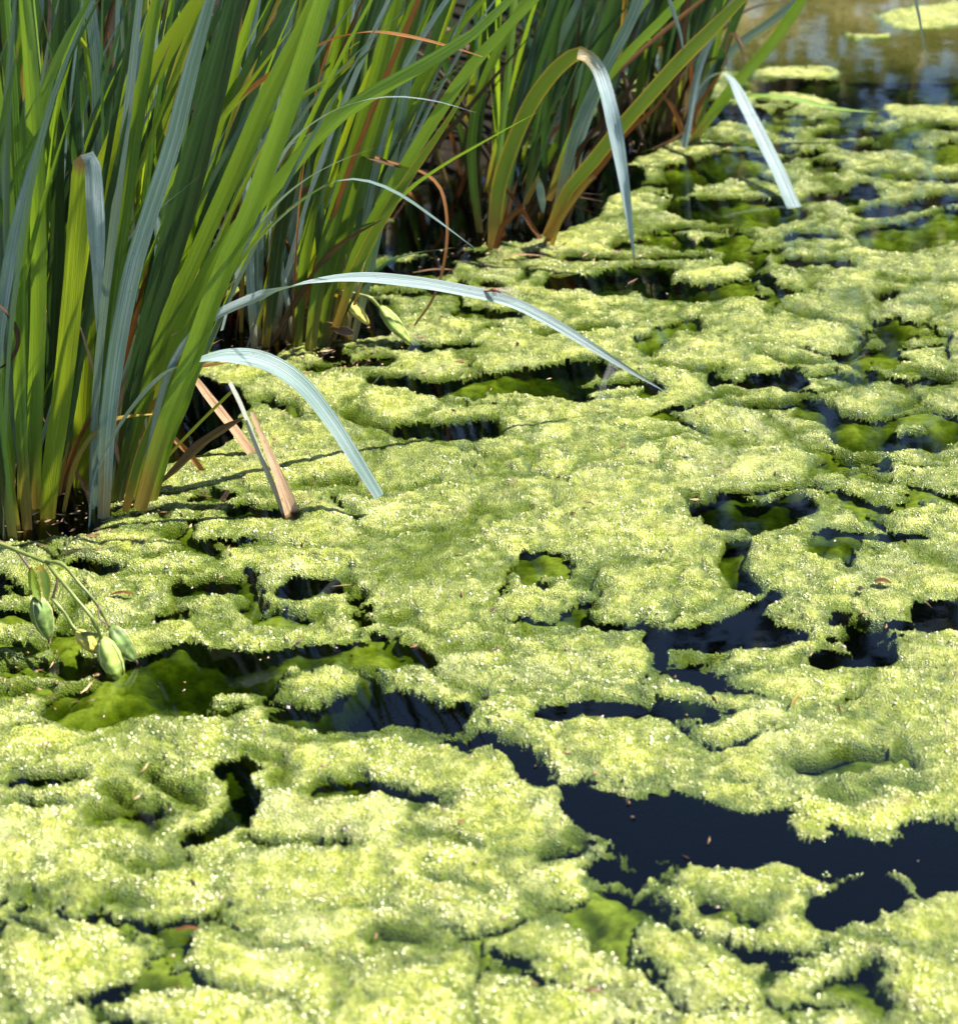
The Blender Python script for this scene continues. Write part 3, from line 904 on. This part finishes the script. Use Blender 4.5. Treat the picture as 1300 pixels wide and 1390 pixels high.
# --- B: second clump
YB = baseY(468)
B = thing('iris_clump', (G(400, 468).x, YB, 0), 'iris clump behind the nearest one, its stems yellowing where they leave the algae', 'iris', IRG)
K(B, YB, [(345, 475), (350, 380), (352, 250), (372, 120), (400, -10)], 20, 'blue', 10, 20, ext=.15)
K(B, YB - .01, [(358, 478), (366, 400), (376, 320), (386, 240), (398, 120), (412, 0)], 17, 'yellow', 0, 15, ext=.15)
K(B, YB + .02, [(385, 472), (392, 350), (402, 240), (418, 120), (440, -10)], 23, 'blue', 5, 0, ext=.2)
K(B, YB - .01, [(402, 470), (410, 380), (424, 280), (446, 160), (468, 0)], 19, 'green', -10, 0, ext=.2)
K(B, YB - .02, [(418, 470), (432, 390), (452, 300), (482, 200), (515, 90), (540, -10)], 26, 'green', 0, 0, ext=.2)
K(B, YB, [(430, 468), (446, 400), (476, 290), (512, 170), (545, 60), (568, -15)], 24, 'green', 0, 5, ext=.2)
K(B, YB + .02, [(448, 440), (478, 360), (512, 290), (556, 215), (604, 140), (652, 75), (735, -10)], 20, 'green', 0, 0, ext=.12)
K(B, YB - .02, [(455, 420), (490, 350), (530, 280), (562, 230), (600, 175), (622, 140), (655, 85)], 18, 'yellow', 0, 0, 'slim')
K(B, YB, [(480, 390), (515, 310), (550, 262), (600, 225), (650, 196), (700, 168), (738, 148)], 11, 'green', 40, 20, 'slim')
K(B, YB + .05, [(325, 470), (330, 330), (324, 180), (325, 50), (330, -20)], 8, 'gold', 0, 0, ext=.1)
K(B, YB + .04, [(345, 330), (372, 180), (405, 130), (450, 85), (490, 55), (540, 30)], 12, 'yellow', 25, 40, 'slim')
K(B, YA + .14, [(240, 255), (283, 187), (330, 130), (380, 92), (430, 62), (470, 47), (510, 43), (560, 50), (610, 63), (655, 77)], 16, 'brown', 40, 35, 'spindle', sink=0, label='withered orange-brown leaf arching across the green ones', fold=.2, seg=30)
K(B, YB + .02, [(430, 232), (480, 208), (530, 220), (572, 233), (594, 250), (604, 275), (607, 320), (600, 370), (585, 410), (562, 442)], 7, 'brown', 40, 40, 'cut', sink=0, label='thin brown leaf bent down to the algae', seg=30)
K(B, YB, [(490, 210), (518, 220), (545, 228)], 11, 'darkbrown', 60, 60, 'spindle', sink=0)
K(B, YB + .05, [(375, 470), (376, 400), (372, 330)], 10, 'gold', 0, 0, 'cut')
K(B, YB + .0, [(365, 430), (400, 430), (440, 436), (462, 441)], 3, 'straw', 60, 60, 'cut', sink=0)
filler(B, [(325, 478), (400, 470), (470, 462)], 46, (.5, .9), .16, .10, MIX_B, Yoff=(.0, .22), seed=11, width=(.014, .024))
filler(B, [(320, 478), (480, 462)], 30, (.4, .85), .20, .16, [('blue', 3), ('lime', 1), ('green', 3), ('gold', .5), ('brown', .5)], Yoff=(.0, .2), seed=9, width=(.006, .013))
filler(B, [(340, 478), (470, 468)], 18, (.10, .30), .10, .25, [('brown', 2), ('darkbrown', 2), ('gold', 2), ('straw', 1), ('dark', 2)], width=(.007, .014), Yoff=(0, .12), seed=12)

# --- C: third clump
YC = baseY(332)
Cc = thing('iris_clump', (G(720, 332).x, YC, 0), 'iris clump with a yellow-edged leaf folded over and hanging to the algae', 'iris', IRG)
K(Cc, YC - .02, [(668, 330), (676, 260), (694, 200), (718, 145), (745, 105), (768, 82), (784, 73), (796, 75), (812, 95), (826, 140, -.03), (838, 200, -.05), (849, 270, -.08), (861, 362, -.11)], 27, 'yellow', 15, -5, 'slim', seg=48, label='yellow-edged leaf folded over, its tip reaching the algae', fold=.06)
K(Cc, YC - .035, [(784, 73), (796, 75), (813, 95), (827, 140, -.03), (839, 200, -.05), (850, 270, -.08), (862, 362, -.11)], 25, 'blue', 5, -5, 'slim', sink=0, name='leaf_tip', seg=24)
K(Cc, YC, [(742, 300), (770, 260), (802, 222), (840, 175), (880, 130), (920, 85), (960, 45), (1010, -5)], 25, 'yellow', 5, 0, ext=.1)
K(Cc, YC + .01, [(735, 318), (775, 275), (815, 225), (850, 180), (885, 150), (925, 100)], 14, 'brown', 10, 0, 'slim')
K(Cc, YC + .05, [(755, 270), (768, 230), (782, 180), (812, 110), (850, 40), (875, -20)], 20, 'blue', 10, 0, ext=.2)
K(Cc, YC + .06, [(745, 250), (770, 200), (800, 140), (845, 80), (905, 20), (940, -20)], 16, 'green', 0, 0, ext=.15)
K(Cc, YC + .08, [(688, 320), (690, 240), (705, 150), (730, 60), (770, -20)], 20, 'blue', 0, 10, ext=.2)
K(Cc, YC + .06, [(655, 320), (640, 220), (650, 130), (690, 40), (728, -20)], 16, 'green', 10, 10, ext=.2)
K(Cc, YC + .1, [(838, 95), (845, 40), (850, -15)], 9, 'gold', 0, 0, sink=0, ext=.1)
K(Cc, YC + .02, [(686, 255), (705, 280), (725, 312), (750, 342), (776, 366)], 8, 'brown', 10, 20, 'slim', sink=0, label='thin withered brown leaf slanting into the algae')
K(Cc, YC - .02, [(667, 345), (680, 312), (700, 288), (712, 280)], 10, 'brown', 0, 0, 'cut')
K(Cc, YC - .01, [(745, 325), (760, 300), (790, 255), (806, 238)], 9, 'gold', 0, 0, 'cut')
K(Cc, YC + .0, [(905, -10), (915, 20), (924, 50), (928, 82)], 7, 'pale', 0, 0, 'slim', sink=0)
K(Cc, YC + .03, [(730, 240), (735, 270), (737, 290)], 14, 'blue', 0, 0, 'spindle', sink=0)
filler(Cc, [(650, 335), (720, 325), (780, 300)], 40, (.45, .85), .22, .12, MIX_D, Yoff=(.03, .30), seed=21, width=(.014, .024))
filler(Cc, [(655, 340), (780, 305)], 16, (.10, .32), .2, .35, [('brown', 1), ('darkbrown', 5), ('gold', 1), ('straw', .5)], width=(.006, .013), Yoff=(0, .15), seed=22)

# --- D: far clump
YD = baseY(188)
D = thing('iris_clump', (G(925, 188).x, YD, 0), 'farthest iris clump whose pale leaf droops into the algae before the open brown water', 'iris', IRG)
K(D, YD, [(928, 190), (955, 170), (985, 130), (1015, 95), (1050, 55), (1095, -10)], 19, 'green', 0, 0, ext=.1)
K(D, YD + .05, [(930, 180), (960, 110), (1000, 62), (1045, 30), (1090, -5)], 17, 'pale', 15, 10, ext=.1)
K(D, YD - .03, [(925, 175), (950, 120), (972, 100), (984, 101, -.02), (994, 110, -.04), (1012, 145, -.1), (1034, 188, -.18), (1055, 230, -.26), (1073, 272, -.34), (1078, 282, -.36)], 22, M['pale'], 25, -15, lambda t: .3 + .7 * min(1, max(0, (t - .3) / .15)), label='pale leaf drooping down into the algae', seg=36, fold=.1)
K(D, YD - .02, [(935, 175), (975, 148), (1010, 132), (1050, 130), (1090, 137), (1140, 148), (1195, 153)], 22, 'green', 50, 50, 'slim', label='leaf lying out low over the water')
K(D, YD - .05, [(865, 208), (890, 200), (915, 188), (935, 172)], 9, 'straw', 20, 20, 'spindle', sink=0)
K(D, YD + .02, [(983, 70), (992, 45), (1005, 62), (1012, 100)], 7, 'straw', 10, 20, 'slim', sink=0)
K(D, YD + .0, [(930, 170), (915, 150), (900, 130), (895, 110)], 9, 'brown', 0, 0, 'slim')
K(D, YD - .0, [(928, 165), (950, 140), (985, 85), (980, 65)], 8, 'brown', 0, 0, 'slim')
K(D, YD - .1, [(930, 180), (960, 60), (1050, -60), (1150, -120), (1215, -90), (1238, -15), (1250, 40), (1256, 80), (1258, 120)], 15, 'pale', 20, 0, 'slim', label='slender leaf end hanging down over the open water', seg=40)
filler(D, [(870, 185), (950, 175)], 40, (.45, .85), .20, .14, MIX_D, Yoff=(.0, .30), seed=31, width=(.014, .024))
filler(D, [(880, 192), (950, 182)], 12, (.08, .25), .2, .35, [('brown', 1), ('darkbrown', 5), ('gold', 1), ('straw', .5)], width=(.006, .013), Yoff=(0, .1), seed=32)

# --- background clumps on the bank
BACK = [
    ('dense iris clump filling the upper left corner behind the nearest one', [(-120, 560), (100, 480)], 60, .05, (.7, 1.1), 41),
    ('dense iris clump on the bank between the nearest clump and the second one', [(120, 470), (300, 410)], 60, .10, (.7, 1.1), 42),
    ('shaded iris clump on the bank behind the second clump', [(300, 400), (480, 330)], 60, .14, (.6, 1.0), 43),
    ('dark shaded iris clump behind the black gap in the middle of the bank', [(480, 265), (660, 235)], 50, .14, (.5, .95), 44),
    ('shaded iris clump on the bank behind the yellow-edged folded leaf', [(660, 235), (840, 175)], 55, .16, (.5, .95), 45),
    ('farthest row of dark irises at the top edge near the brown water', [(820, 150), (960, 90)], 50, .12, (.5, .9), 46),
]
for lab, bs, n, ln, hr, sd in BACK:
    mx_, my_ = (bs[0][0] + bs[1][0]) / 2, (bs[0][1] + bs[1][1]) / 2
    p = G(mx_, my_)
    cl = thing('iris_clump', (p.x, p.y, 0), lab, 'iris', IRG)
    filler(cl, bs, int(n * .7), hr, ln, .19, MIX_D, Yoff=(.0, .45), seed=sd, width=(.012, .022))
    filler(cl, bs, 18, (.1, .4), .1, .5, [('brown', 1), ('darkbrown', 5), ('gold', .6), ('straw', .8)], width=(.008, .016), Yoff=(-.1, .2), seed=sd + 100)

# --- dead pieces standing or lying in the algae on their own
DG = 'broken dead leaves stuck in the algae'


def dead(label, py, pts, w, mat, prof='cut', a0=0, a1=0, **kw):
    Y = baseY(py)
    p = PY(pts[-1][0], pts[-1][1], Y)
    o = leaf(None, lp(pts, Y, sink=0), wpx(w, Y, pts[0][1]), mat, a0, a1, prof, name='dead_leaf', **kw)
    return tag(o, label, 'dead leaf', DG)


dead('light brown broken leaf slanting into the algae beneath the broad bluish leaf', 616, [(257, 503), (285, 540), (318, 582), (347, 622)], 19, 'straw', 'root', 48, 40, fold=.3)
dead('thin bleached white strip leaning against the split brown stub', 697, [(312, 519), (330, 556), (350, 610), (372, 662), (388, 704)], 11, 'bleach', 'cut', 50, 45, fold=.1)
dead('split brown stub of a leaf standing in the algae', 697, [(342, 560), (358, 598), (378, 645), (398, 700)], 29, 'straw', lambda t: .3 + .7 * t, 48, 40, fold=.35)
dead('dark rotten leaf curling up beside the nearest iris clump', 662, [(208, 664), (240, 635), (268, 606), (298, 585), (332, 566)], 27, 'darkbrown', 'spindle', 35, 20, fold=.3)
dead('thin olive stalk leaning right behind the dark rotten leaf', 655, [(200, 655), (235, 612), (275, 570), (316, 530)], 6, 'yellow', 'cut', 20, 10)
dead('purplish brown strip crossing behind the thin olive stalk', 640, [(203, 566), (230, 590), (258, 617), (282, 648)], 10, 'brown', 'cut', 20, 10)
dead('bleached sliver sticking out from under the bowed broad leaf', 560, [(392, 494), (410, 512), (432, 545), (452, 580)], 13, 'straw', 'spindle', 15, 10)

# ------------------------------------------------------------------ seed pods
M['pod'] = simple('pod_green', (.24, .31, .07), .55, .25, .4, 120)
M['pod_y'] = simple('pod_yellow_green', (.42, .36, .07), .55, .25, .4, 120)
M['pod_d'] = simple('pod_dark_green', (.10, .155, .035), .5, .3, .5, 120)
M['stem'] = simple('pod_stem_olive', (.14, .17, .04), .45, .4, .4, 60)
M['stem_p'] = simple('pod_stem_purplish', (.10, .06, .04), .45, .4, .4, 60)
M['ridge'] = simple('pod_ridge_cream', (.50, .46, .20), .5, .3, .4, 60)


def frame_of(tan):
    up = Vector((0, 0, 1)) if abs(tan.z) < 0.9 else Vector((1, 0, 0))
    a = tan.cross(up).normalized()
    return a, tan.cross(a).normalized()


def tube(name, pts, r0, r1, mat, parent, n=8, seg=16, bumps=0.0):
    path, L = catmull(pts, seg)
    vs, fs = [], []
    for i, p in enumerate(path):
        t = i / seg
        tan = (path[min(i + 1, seg)] - path[max(i - 1, 0)]).normalized()
        a, c = frame_of(tan)
        r = r0 + (r1 - r0) * t
        r *= 1 + bumps * max(0, math.sin(t * 9.5)) ** 8
        for k in range(n):
            th = 2 * math.pi * k / n
            vs.append(p + a * (r * math.cos(th)) + c * (r * math.sin(th)))
    for i in range(seg):
        for k in range(n):
            fs.append((i * n + k, i * n + (k + 1) % n, (i + 1) * n + (k + 1) % n, (i + 1) * n + k))
    fs.append(tuple(range(n))[::-1])
    fs.append(tuple(seg * n + k for k in range(n)))
    return mesh_obj(name, vs, fs, mat, parent)


def pod(parent, p0, p1, width, mat, label=None, rot=0.0):
    """three-sided iris capsule from its stalk end p0 to its beak p1"""
    seg, n = 20, 24
    ax = p1 - p0
    L = ax.length
    tan = ax.normalized()
    a, c = frame_of(tan)
    vs, fs = [], []
    for i in range(seg + 1):
        t = i / seg
        r = 0.5 * width * (max(0.0, math.sin(math.pi * (0.05 + 0.90 * t ** 0.85))) ** 0.75)
        for k in range(n):
            th = 2 * math.pi * k / n + rot
            rr = r * (1 + 0.16 * math.cos(3 * th) - 0.10 * max(0, math.cos(3 * th + math.pi)) ** 4 + 0.025 * math.sin(t * 31 + th * 2) + 0.02 * math.sin(t * 13 + th * 5))
            bend = a * (0.06 * L * math.sin(math.pi * t))
            vs.append(p0 + ax * t + bend + a * (rr * math.cos(th)) + c * (rr * math.sin(th)))
    for i in range(seg):
        for k in range(n):
            fs.append((i * n + k, i * n + (k + 1) % n, (i + 1) * n + (k + 1) % n, (i + 1) * n + k))
    fs.append(tuple(range(n))[::-1])
    fs.append(tuple(seg * n + k for k in range(n)))
    o = mesh_obj('seed_pod', vs, fs, mat, parent)
    if label:
        o['label'] = label
    # cream seam along two corners and the withered beak
    for q in (0, 8, 16):
        pts = [Vector(o.data.vertices[i * n + q].co) + Vector(parent.location) for i in range(1, seg)]
        s = tube('seam', pts, width * .035, width * .03, M['ridge'], parent, n=5, seg=14)
        s.parent = o
    bk = tube('beak', [p1 - tan * L * .03, p1 + tan * L * .05, p1 + tan * L * .11 + c * L * .02], width * .10, width * .05, M['brown_b'], parent, n=6, seg=4)
    bk.parent = o
    return o


M['brown_b'] = simple('beak_brown', (.10, .05, .035), .6, .3, .3, 80)
YP = baseY(905)
pp = lambda x, y, d=0.0: PY(x, y, YP + d)
S = thing('iris_seed_stalk', pp(-10, 735, .12), 'drooping olive stalk with four iris seed pods over dark water at lower left', 'seed pods', 'stalks with seed pods')
MM = px_size(YP)
tube('stalk', [pp(-40, 728, .12), pp(0, 738, .10), (pp(35, 752, .08)), pp(65, 764, .06)], 3.2 * MM, 2.6 * MM, M['stem'], S)
tube('stem', [pp(-30, 724, .12), pp(15, 742, .11), pp(38, 768, .09), pp(52, 795, .07)], 2.0 * MM, 1.6 * MM, M['stem_p'], S)
tube('stem', [pp(62, 762, .06), pp(85, 766, .05), pp(108, 792, .03), pp(132, 820, .02), pp(150, 852, .01)], 2.4 * MM, 2.0 * MM, M['stem'], S, bumps=.5)
tube('stem', [pp(64, 764, .06), pp(85, 790, .03), pp(108, 818, .01), pp(126, 840, 0), pp(139, 868, 0)], 2.4 * MM, 2.6 * MM, M['stem'], S, bumps=.5)
tube('stem', [pp(70, 812, .04), pp(88, 832, .03), pp(105, 856, .02), pp(134, 862, .01)], 2.0 * MM, 2.2 * MM, M['stem'], S, bumps=.6)
tube('stem', [pp(66, 764, .06), pp(78, 785, .05), pp(72, 812, .04)], 2.0 * MM, 1.8 * MM, M['stem_p'], S)
tube('stem', [pp(134, 820, .02), pp(136, 840, .0), pp(150, 850, .0)], 1.2 * MM, 1.2 * MM, M['stem_p'], S)
pod(S, pp(139, 866, 0), pp(164, 926, 0), 31 * MM, M['pod'], rot=.6)
pod(S, pp(150, 850, .02), pp(184, 896, .01), 26 * MM, M['pod_d'], rot=.2)
pod(S, pp(104, 856, .02), pp(133, 886, .02), 21 * MM, M['pod_y'], 'small yellowed pod', rot=.9)
pod(S, pp(49, 810, .06), pp(66, 866, .05), 29 * MM, M['pod_d'], rot=.3)
leaf(S, [pp(42, 770, .07), pp(46, 792, .06), pp(55, 816, .05)], 17 * MM, 'lime', 0, 10, 'spindle', name='bract', seg=10)
leaf(S, [pp(55, 768, .07), pp(62, 790, .06), pp(64, 816, .05)], 19 * MM, 'yellow', 0, 10, 'spindle', name='bract', seg=10)

YQ = baseY(462)
qq = lambda x, y, d=0.0: PY(x, y, YQ + d)
MM = px_size(YQ)
S2 = thing('iris_seed_stalk', qq(440, 390, 0), 'small seed stalk with two pale green pods beside the second iris clump', 'seed pods', 'stalks with seed pods')
tube('stalk', [qq(432, 388, .02), qq(460, 394), qq(485, 399), qq(502, 404), qq(516, 418)], 1.8 * MM, 2.2 * MM, M['stem'], S2, bumps=.5)
tube('stem', [qq(450, 392, .01), qq(458, 397), qq(466, 402)], 1.5 * MM, 1.8 * MM, M['stem'], S2)
pod(S2, qq(516, 416), qq(556, 464, -.01), 19 * MM, M['pod'], rot=.5)
pod(S2, qq(463, 400), qq(500, 440, 0), 17 * MM, M['pod_y'], rot=.2)
pod(S2, qq(480, 452, -.02), qq(452, 446, -.02), 12 * MM, M['brown_b'], 'shrivelled brown pod', rot=.2)

# ------------------------------------------------------------------ dragonfly resting on the long leaf
YF = YA - .03 + .248
ff = lambda x, y, d=0.0: PY(x, y, YF + d)
MM = px_size(YF)
DF = thing('dragonfly', ff(668, 398), 'small reddish brown dragonfly resting on the long arching leaf', 'dragonfly')
M['fly'] = simple('dragonfly_body', (.20, .07, .04), .35, .5, .4, 200)
M['flyeye'] = simple('dragonfly_eye', (.12, .05, .04), .2, .6, .2, 200)
b = NB('dragonfly_wing')
pr = b.n('BsdfPrincipled', {'Base Color': (.25, .22, .18, 1), 'Roughness': 0.2, 'Alpha': 0.28})
b.link(pr.outputs[0], b.out.inputs[0])
M['wing'] = b.m
tube('abdomen', [ff(668, 394), ff(660, 395), ff(652, 394), ff(645, 392)], 1.6 * MM, 1.0 * MM, M['fly'], DF, n=8, seg=10)
tube('thorax', [ff(667, 394), ff(670, 393.5), ff(675, 394)], 2.6 * MM, 2.4 * MM, M['fly'], DF, n=10, seg=6)
tube('head', [ff(675.5, 394.5), ff(678, 395.5), ff(680, 396)], 2.6 * MM, 1.8 * MM, M['flyeye'], DF, n=10, seg=4)
for dx, dy, dd, e in ((36, 6, .02, 3), (30, 9, -.02, 3), (28, 0, .05, 2), (22, 12, -.05, 2)):
    leaf(DF, [ff(671, 392), ff(671 + dx * .5, 392 + dy * .4, dd * .5), ff(671 + dx, 393 + dy, dd)], (e + 4) * MM, M['wing'], 70, 70, 'spindle', fold=.0, name='wing', seg=8)
for k in range(6):
    sx = 668 + 1.8 * (k // 2)
    s_ = -1 if k % 2 else 1
    tube('leg', [ff(sx, 395), ff(sx + 1.5, 398, .006 * s_), ff(sx + 2.5, 402, .008 * s_)], .35 * MM, .25 * MM, M['flyeye'], DF, n=4, seg=3)

# ------------------------------------------------------------------ bits floating on the algae


def surf(px, py):
    p = G(px, py)
    z, F, a_, l_ = pond_surface(np.array([[p.x]]), np.array([[p.y]]))
    return Vector((p.x, p.y, max(float(z[0, 0]), 0.0) + 0.002))


def fragment(px, py, L, w, ang, mat, label):
    p = surf(px, py)
    m_ = px_size(p.y)
    d = Vector((math.cos(R(ang)), math.sin(R(ang)), 0)) * L * m_ * .5
    pts = [p - d + Vector((0, 0, .004)), p + Vector((0, 0, .007)), p + d + Vector((0, 0, .003))]
    o = leaf(None, pts, w * m_ * 1.6, mat, ang + 90, ang + 90, 'spindle', name='leaf_fragment', seg=8, fold=.4)
    tag(o, label, 'leaf fragment', 'dead leaf fragments on the algae')


fragment(1197, 796, 24, 9, -10, 'brown', 'reddish brown leaf fragment on the algae near the right edge')
fragment(1168, 806, 12, 7, 30, 'darkbrown', 'tiny dark crumb of leaf beside the reddish brown fragment')
fragment(167, 812, 34, 6, 8, 'brown', 'brown leaf sliver on the algae right of the seed pods')
fragment(1080, 955, 40, 3, 60, 'gold', 'thin orange twig lying on the algae at centre right')
fragment(710, 352, 60, 4, 5, 'straw', 'pale dry strip lying on the algae before the third iris clump')
fragment(800, 690, 14, 3, -20, 'darkbrown', 'small dark splinter lying in the middle of the algae')
fragment(590, 372, 60, 4, 12, 'straw', 'pale dry strip floating beside the bent thin brown leaf')
fragment(255, 1268, 34, 6, 10, 'brown', 'brownish leaf scrap on the algae at the bottom left')
fragment(480, 350, 50, 6, 10, 'straw', 'straw-coloured strip at the foot of the second clump')

vs, fs = [], []
rs = np.random.RandomState(9)
PX = rs.uniform(-50, 1350, 420)
PYY = 150 + 1200 * rs.rand(420) ** 0.8
g_ = [G(x_, y_) for x_, y_ in zip(PX, PYY)]
zz_, F_, _a, _l = pond_surface(np.array([[q.x for q in g_]]), np.array([[q.y for q in g_]]))
for q, z_, f_ in zip(g_, zz_[0], F_[0]):
    if f_ < 0 and rs.rand() < .8:
        continue
    p = Vector((q.x, q.y, max(float(z_), 0.0005) + .001))
    s = rs.uniform(.0006, .0022)
    a = rs.uniform(0, 6.28)
    d1 = Vector((math.cos(a), math.sin(a), rs.uniform(-.3, .3))) * s * 1.6
    d2 = Vector((-math.sin(a), math.cos(a), rs.uniform(-.3, .3))) * s
    up = Vector((0, 0, s * .8))
    i = len(vs)
    vs += [p - d1, p - d2, p + d1, p + d2, p + up]
    fs += [(i, i + 1, i + 4), (i + 1, i + 2, i + 4), (i + 2, i + 3, i + 4), (i + 3, i, i + 4), (i + 3, i + 2, i + 1, i)]
o = mesh_obj('floating_specks', vs, fs, simple('speck_petal', (.42, .30, .26), .5, .4, .7, 9), smooth=False)
tag(o, 'scattered pinkish and brown seed specks floating on water and algae', 'specks', kind='stuff')

# air bubbles and beads caught in the scum
rs = np.random.RandomState(21)
NBUB = 62000
ay = CAM_H / np.tan(R(14.5) + (R(43) - R(14.5)) * rs.rand(NBUB))
ax = (rs.rand(NBUB) - .5) * .54 * ay ** .82 * 1.15
zb, Fb, ab, lb = pond_surface(ax[None, :], ay[None, :])
cl_ = N2.fbm(ax * 12, ay * 12, 3)
keep = (Fb[0] > 0.001) & (rs.rand(NBUB) < np.clip(cl_ * 1.8 + 0.55, 0.03, 1))
ax, ay, zb = ax[keep], ay[keep], zb[0][keep]
r_ = (0.0006 + 0.0017 * rs.rand(len(ax)) ** 3).astype(np.float32)
base = np.array([(1, 0, 0), (-.5, .87, 0), (-.5, -.87, 0), (.5, .5, .7), (-.7, .1, .7), (.3, -.6, .7), (0, 0, 1)], np.float32)
tri = np.array([(0, 3, 5), (0, 1, 3), (1, 4, 3), (1, 2, 4), (2, 5, 4), (2, 0, 5), (3, 4, 6), (4, 5, 6), (5, 3, 6)], np.int32)
V = base[None] * r_[:, None, None] + np.stack([ax, ay, zb + r_ * .2], -1)[:, None, :].astype(np.float32)
T = tri[None] + (np.arange(len(ax), dtype=np.int32) * 7)[:, None, None]
me = bpy.data.meshes.new('bubbles')
me.vertices.add(V.shape[0] * 7)
me.vertices.foreach_set('co', V.ravel())
me.loops.add(T.size)
me.loops.foreach_set('vertex_index', T.ravel())
me.polygons.add(T.size // 3)
me.polygons.foreach_set('loop_start', np.arange(0, T.size, 3, dtype=np.int32))
me.polygons.foreach_set('use_smooth', np.ones(T.size // 3, bool))
me.update(calc_edges=True)
b = NB('bubble_film')
pr = b.n('BsdfPrincipled', {'Base Color': (.70, .72, .38, 1), 'Roughness': 0.10, 'Specular IOR Level': 0.9})
b.link(pr.outputs[0], b.out.inputs[0])
me.materials.append(b.m)
o = bpy.data.objects.new('bubbles', me)
COL.objects.link(o)
tag(o, 'countless tiny glistening air bubbles caught in the algae scum', 'bubbles', kind='stuff')

# crumbs of dead leaf, thickest round the feet of the irises
rs = np.random.RandomState(77)
pts_ = []
for cxp, cyp, sx_, sy_, n_ in ((120, 690, 100, 30, 160), (400, 480, 90, 18, 90), (720, 345, 90, 14, 80), (930, 200, 60, 10, 40), (650, 700, 420, 330, 150), (60, 900, 80, 40, 40)):
    for k in range(n_):
        pts_.append((cxp + rs.normal() * sx_, min(1385, max(150, cyp + rs.normal() * sy_))))
g_ = [G(*q) for q in pts_]
zl, Fl, _a, _l = pond_surface(np.array([[q.x for q in g_]]), np.array([[q.y for q in g_]]))
vs, fs = [], []
for q, z_ in zip(g_, zl[0]):
    p = Vector((q.x, q.y, max(float(z_), 0.0) + .0015))
    L_ = rs.uniform(.003, .014) * (1 if rs.rand() < .85 else 2.2)
    w_ = rs.uniform(.0006, .0022)
    a = rs.uniform(0, 6.28)
    d1 = Vector((math.cos(a), math.sin(a), rs.uniform(-.12, .12))) * L_ * .5
    d2 = Vector((-math.sin(a), math.cos(a), rs.uniform(-.4, .4))) * w_
    up = Vector((0, 0, w_ * .8))
    i = len(vs)
    vs += [p - d1, p - d2, p + d1 + up, p + d2, p + up * 1.6]
    fs += [(i, i + 1, i + 4), (i + 1, i + 2, i + 4), (i + 2, i + 3, i + 4), (i + 3, i, i + 4), (i + 3, i + 2, i + 1, i)]
b = NB('litter_brown')
nn = b.n('TexNoise', {'Vector': b.n('NewGeometry').outputs['Position'], 'Scale': 40.0, 'Detail': 1.0}).outputs[0]
c = b.ramp(nn, [(.35, (.05, .025, .012)), (.5, (.22, .11, .04)), (.62, (.42, .27, .14))])
b.link(b.n('BsdfPrincipled', {'Base Color': c, 'Roughness': .6}).outputs[0], b.out.inputs[0])
o = mesh_obj('plant_litter', vs, fs, b.m, smooth=False)
tag(o, 'crumbs of dead brown leaf strewn over the algae and round the iris feet', 'litter', kind='stuff')
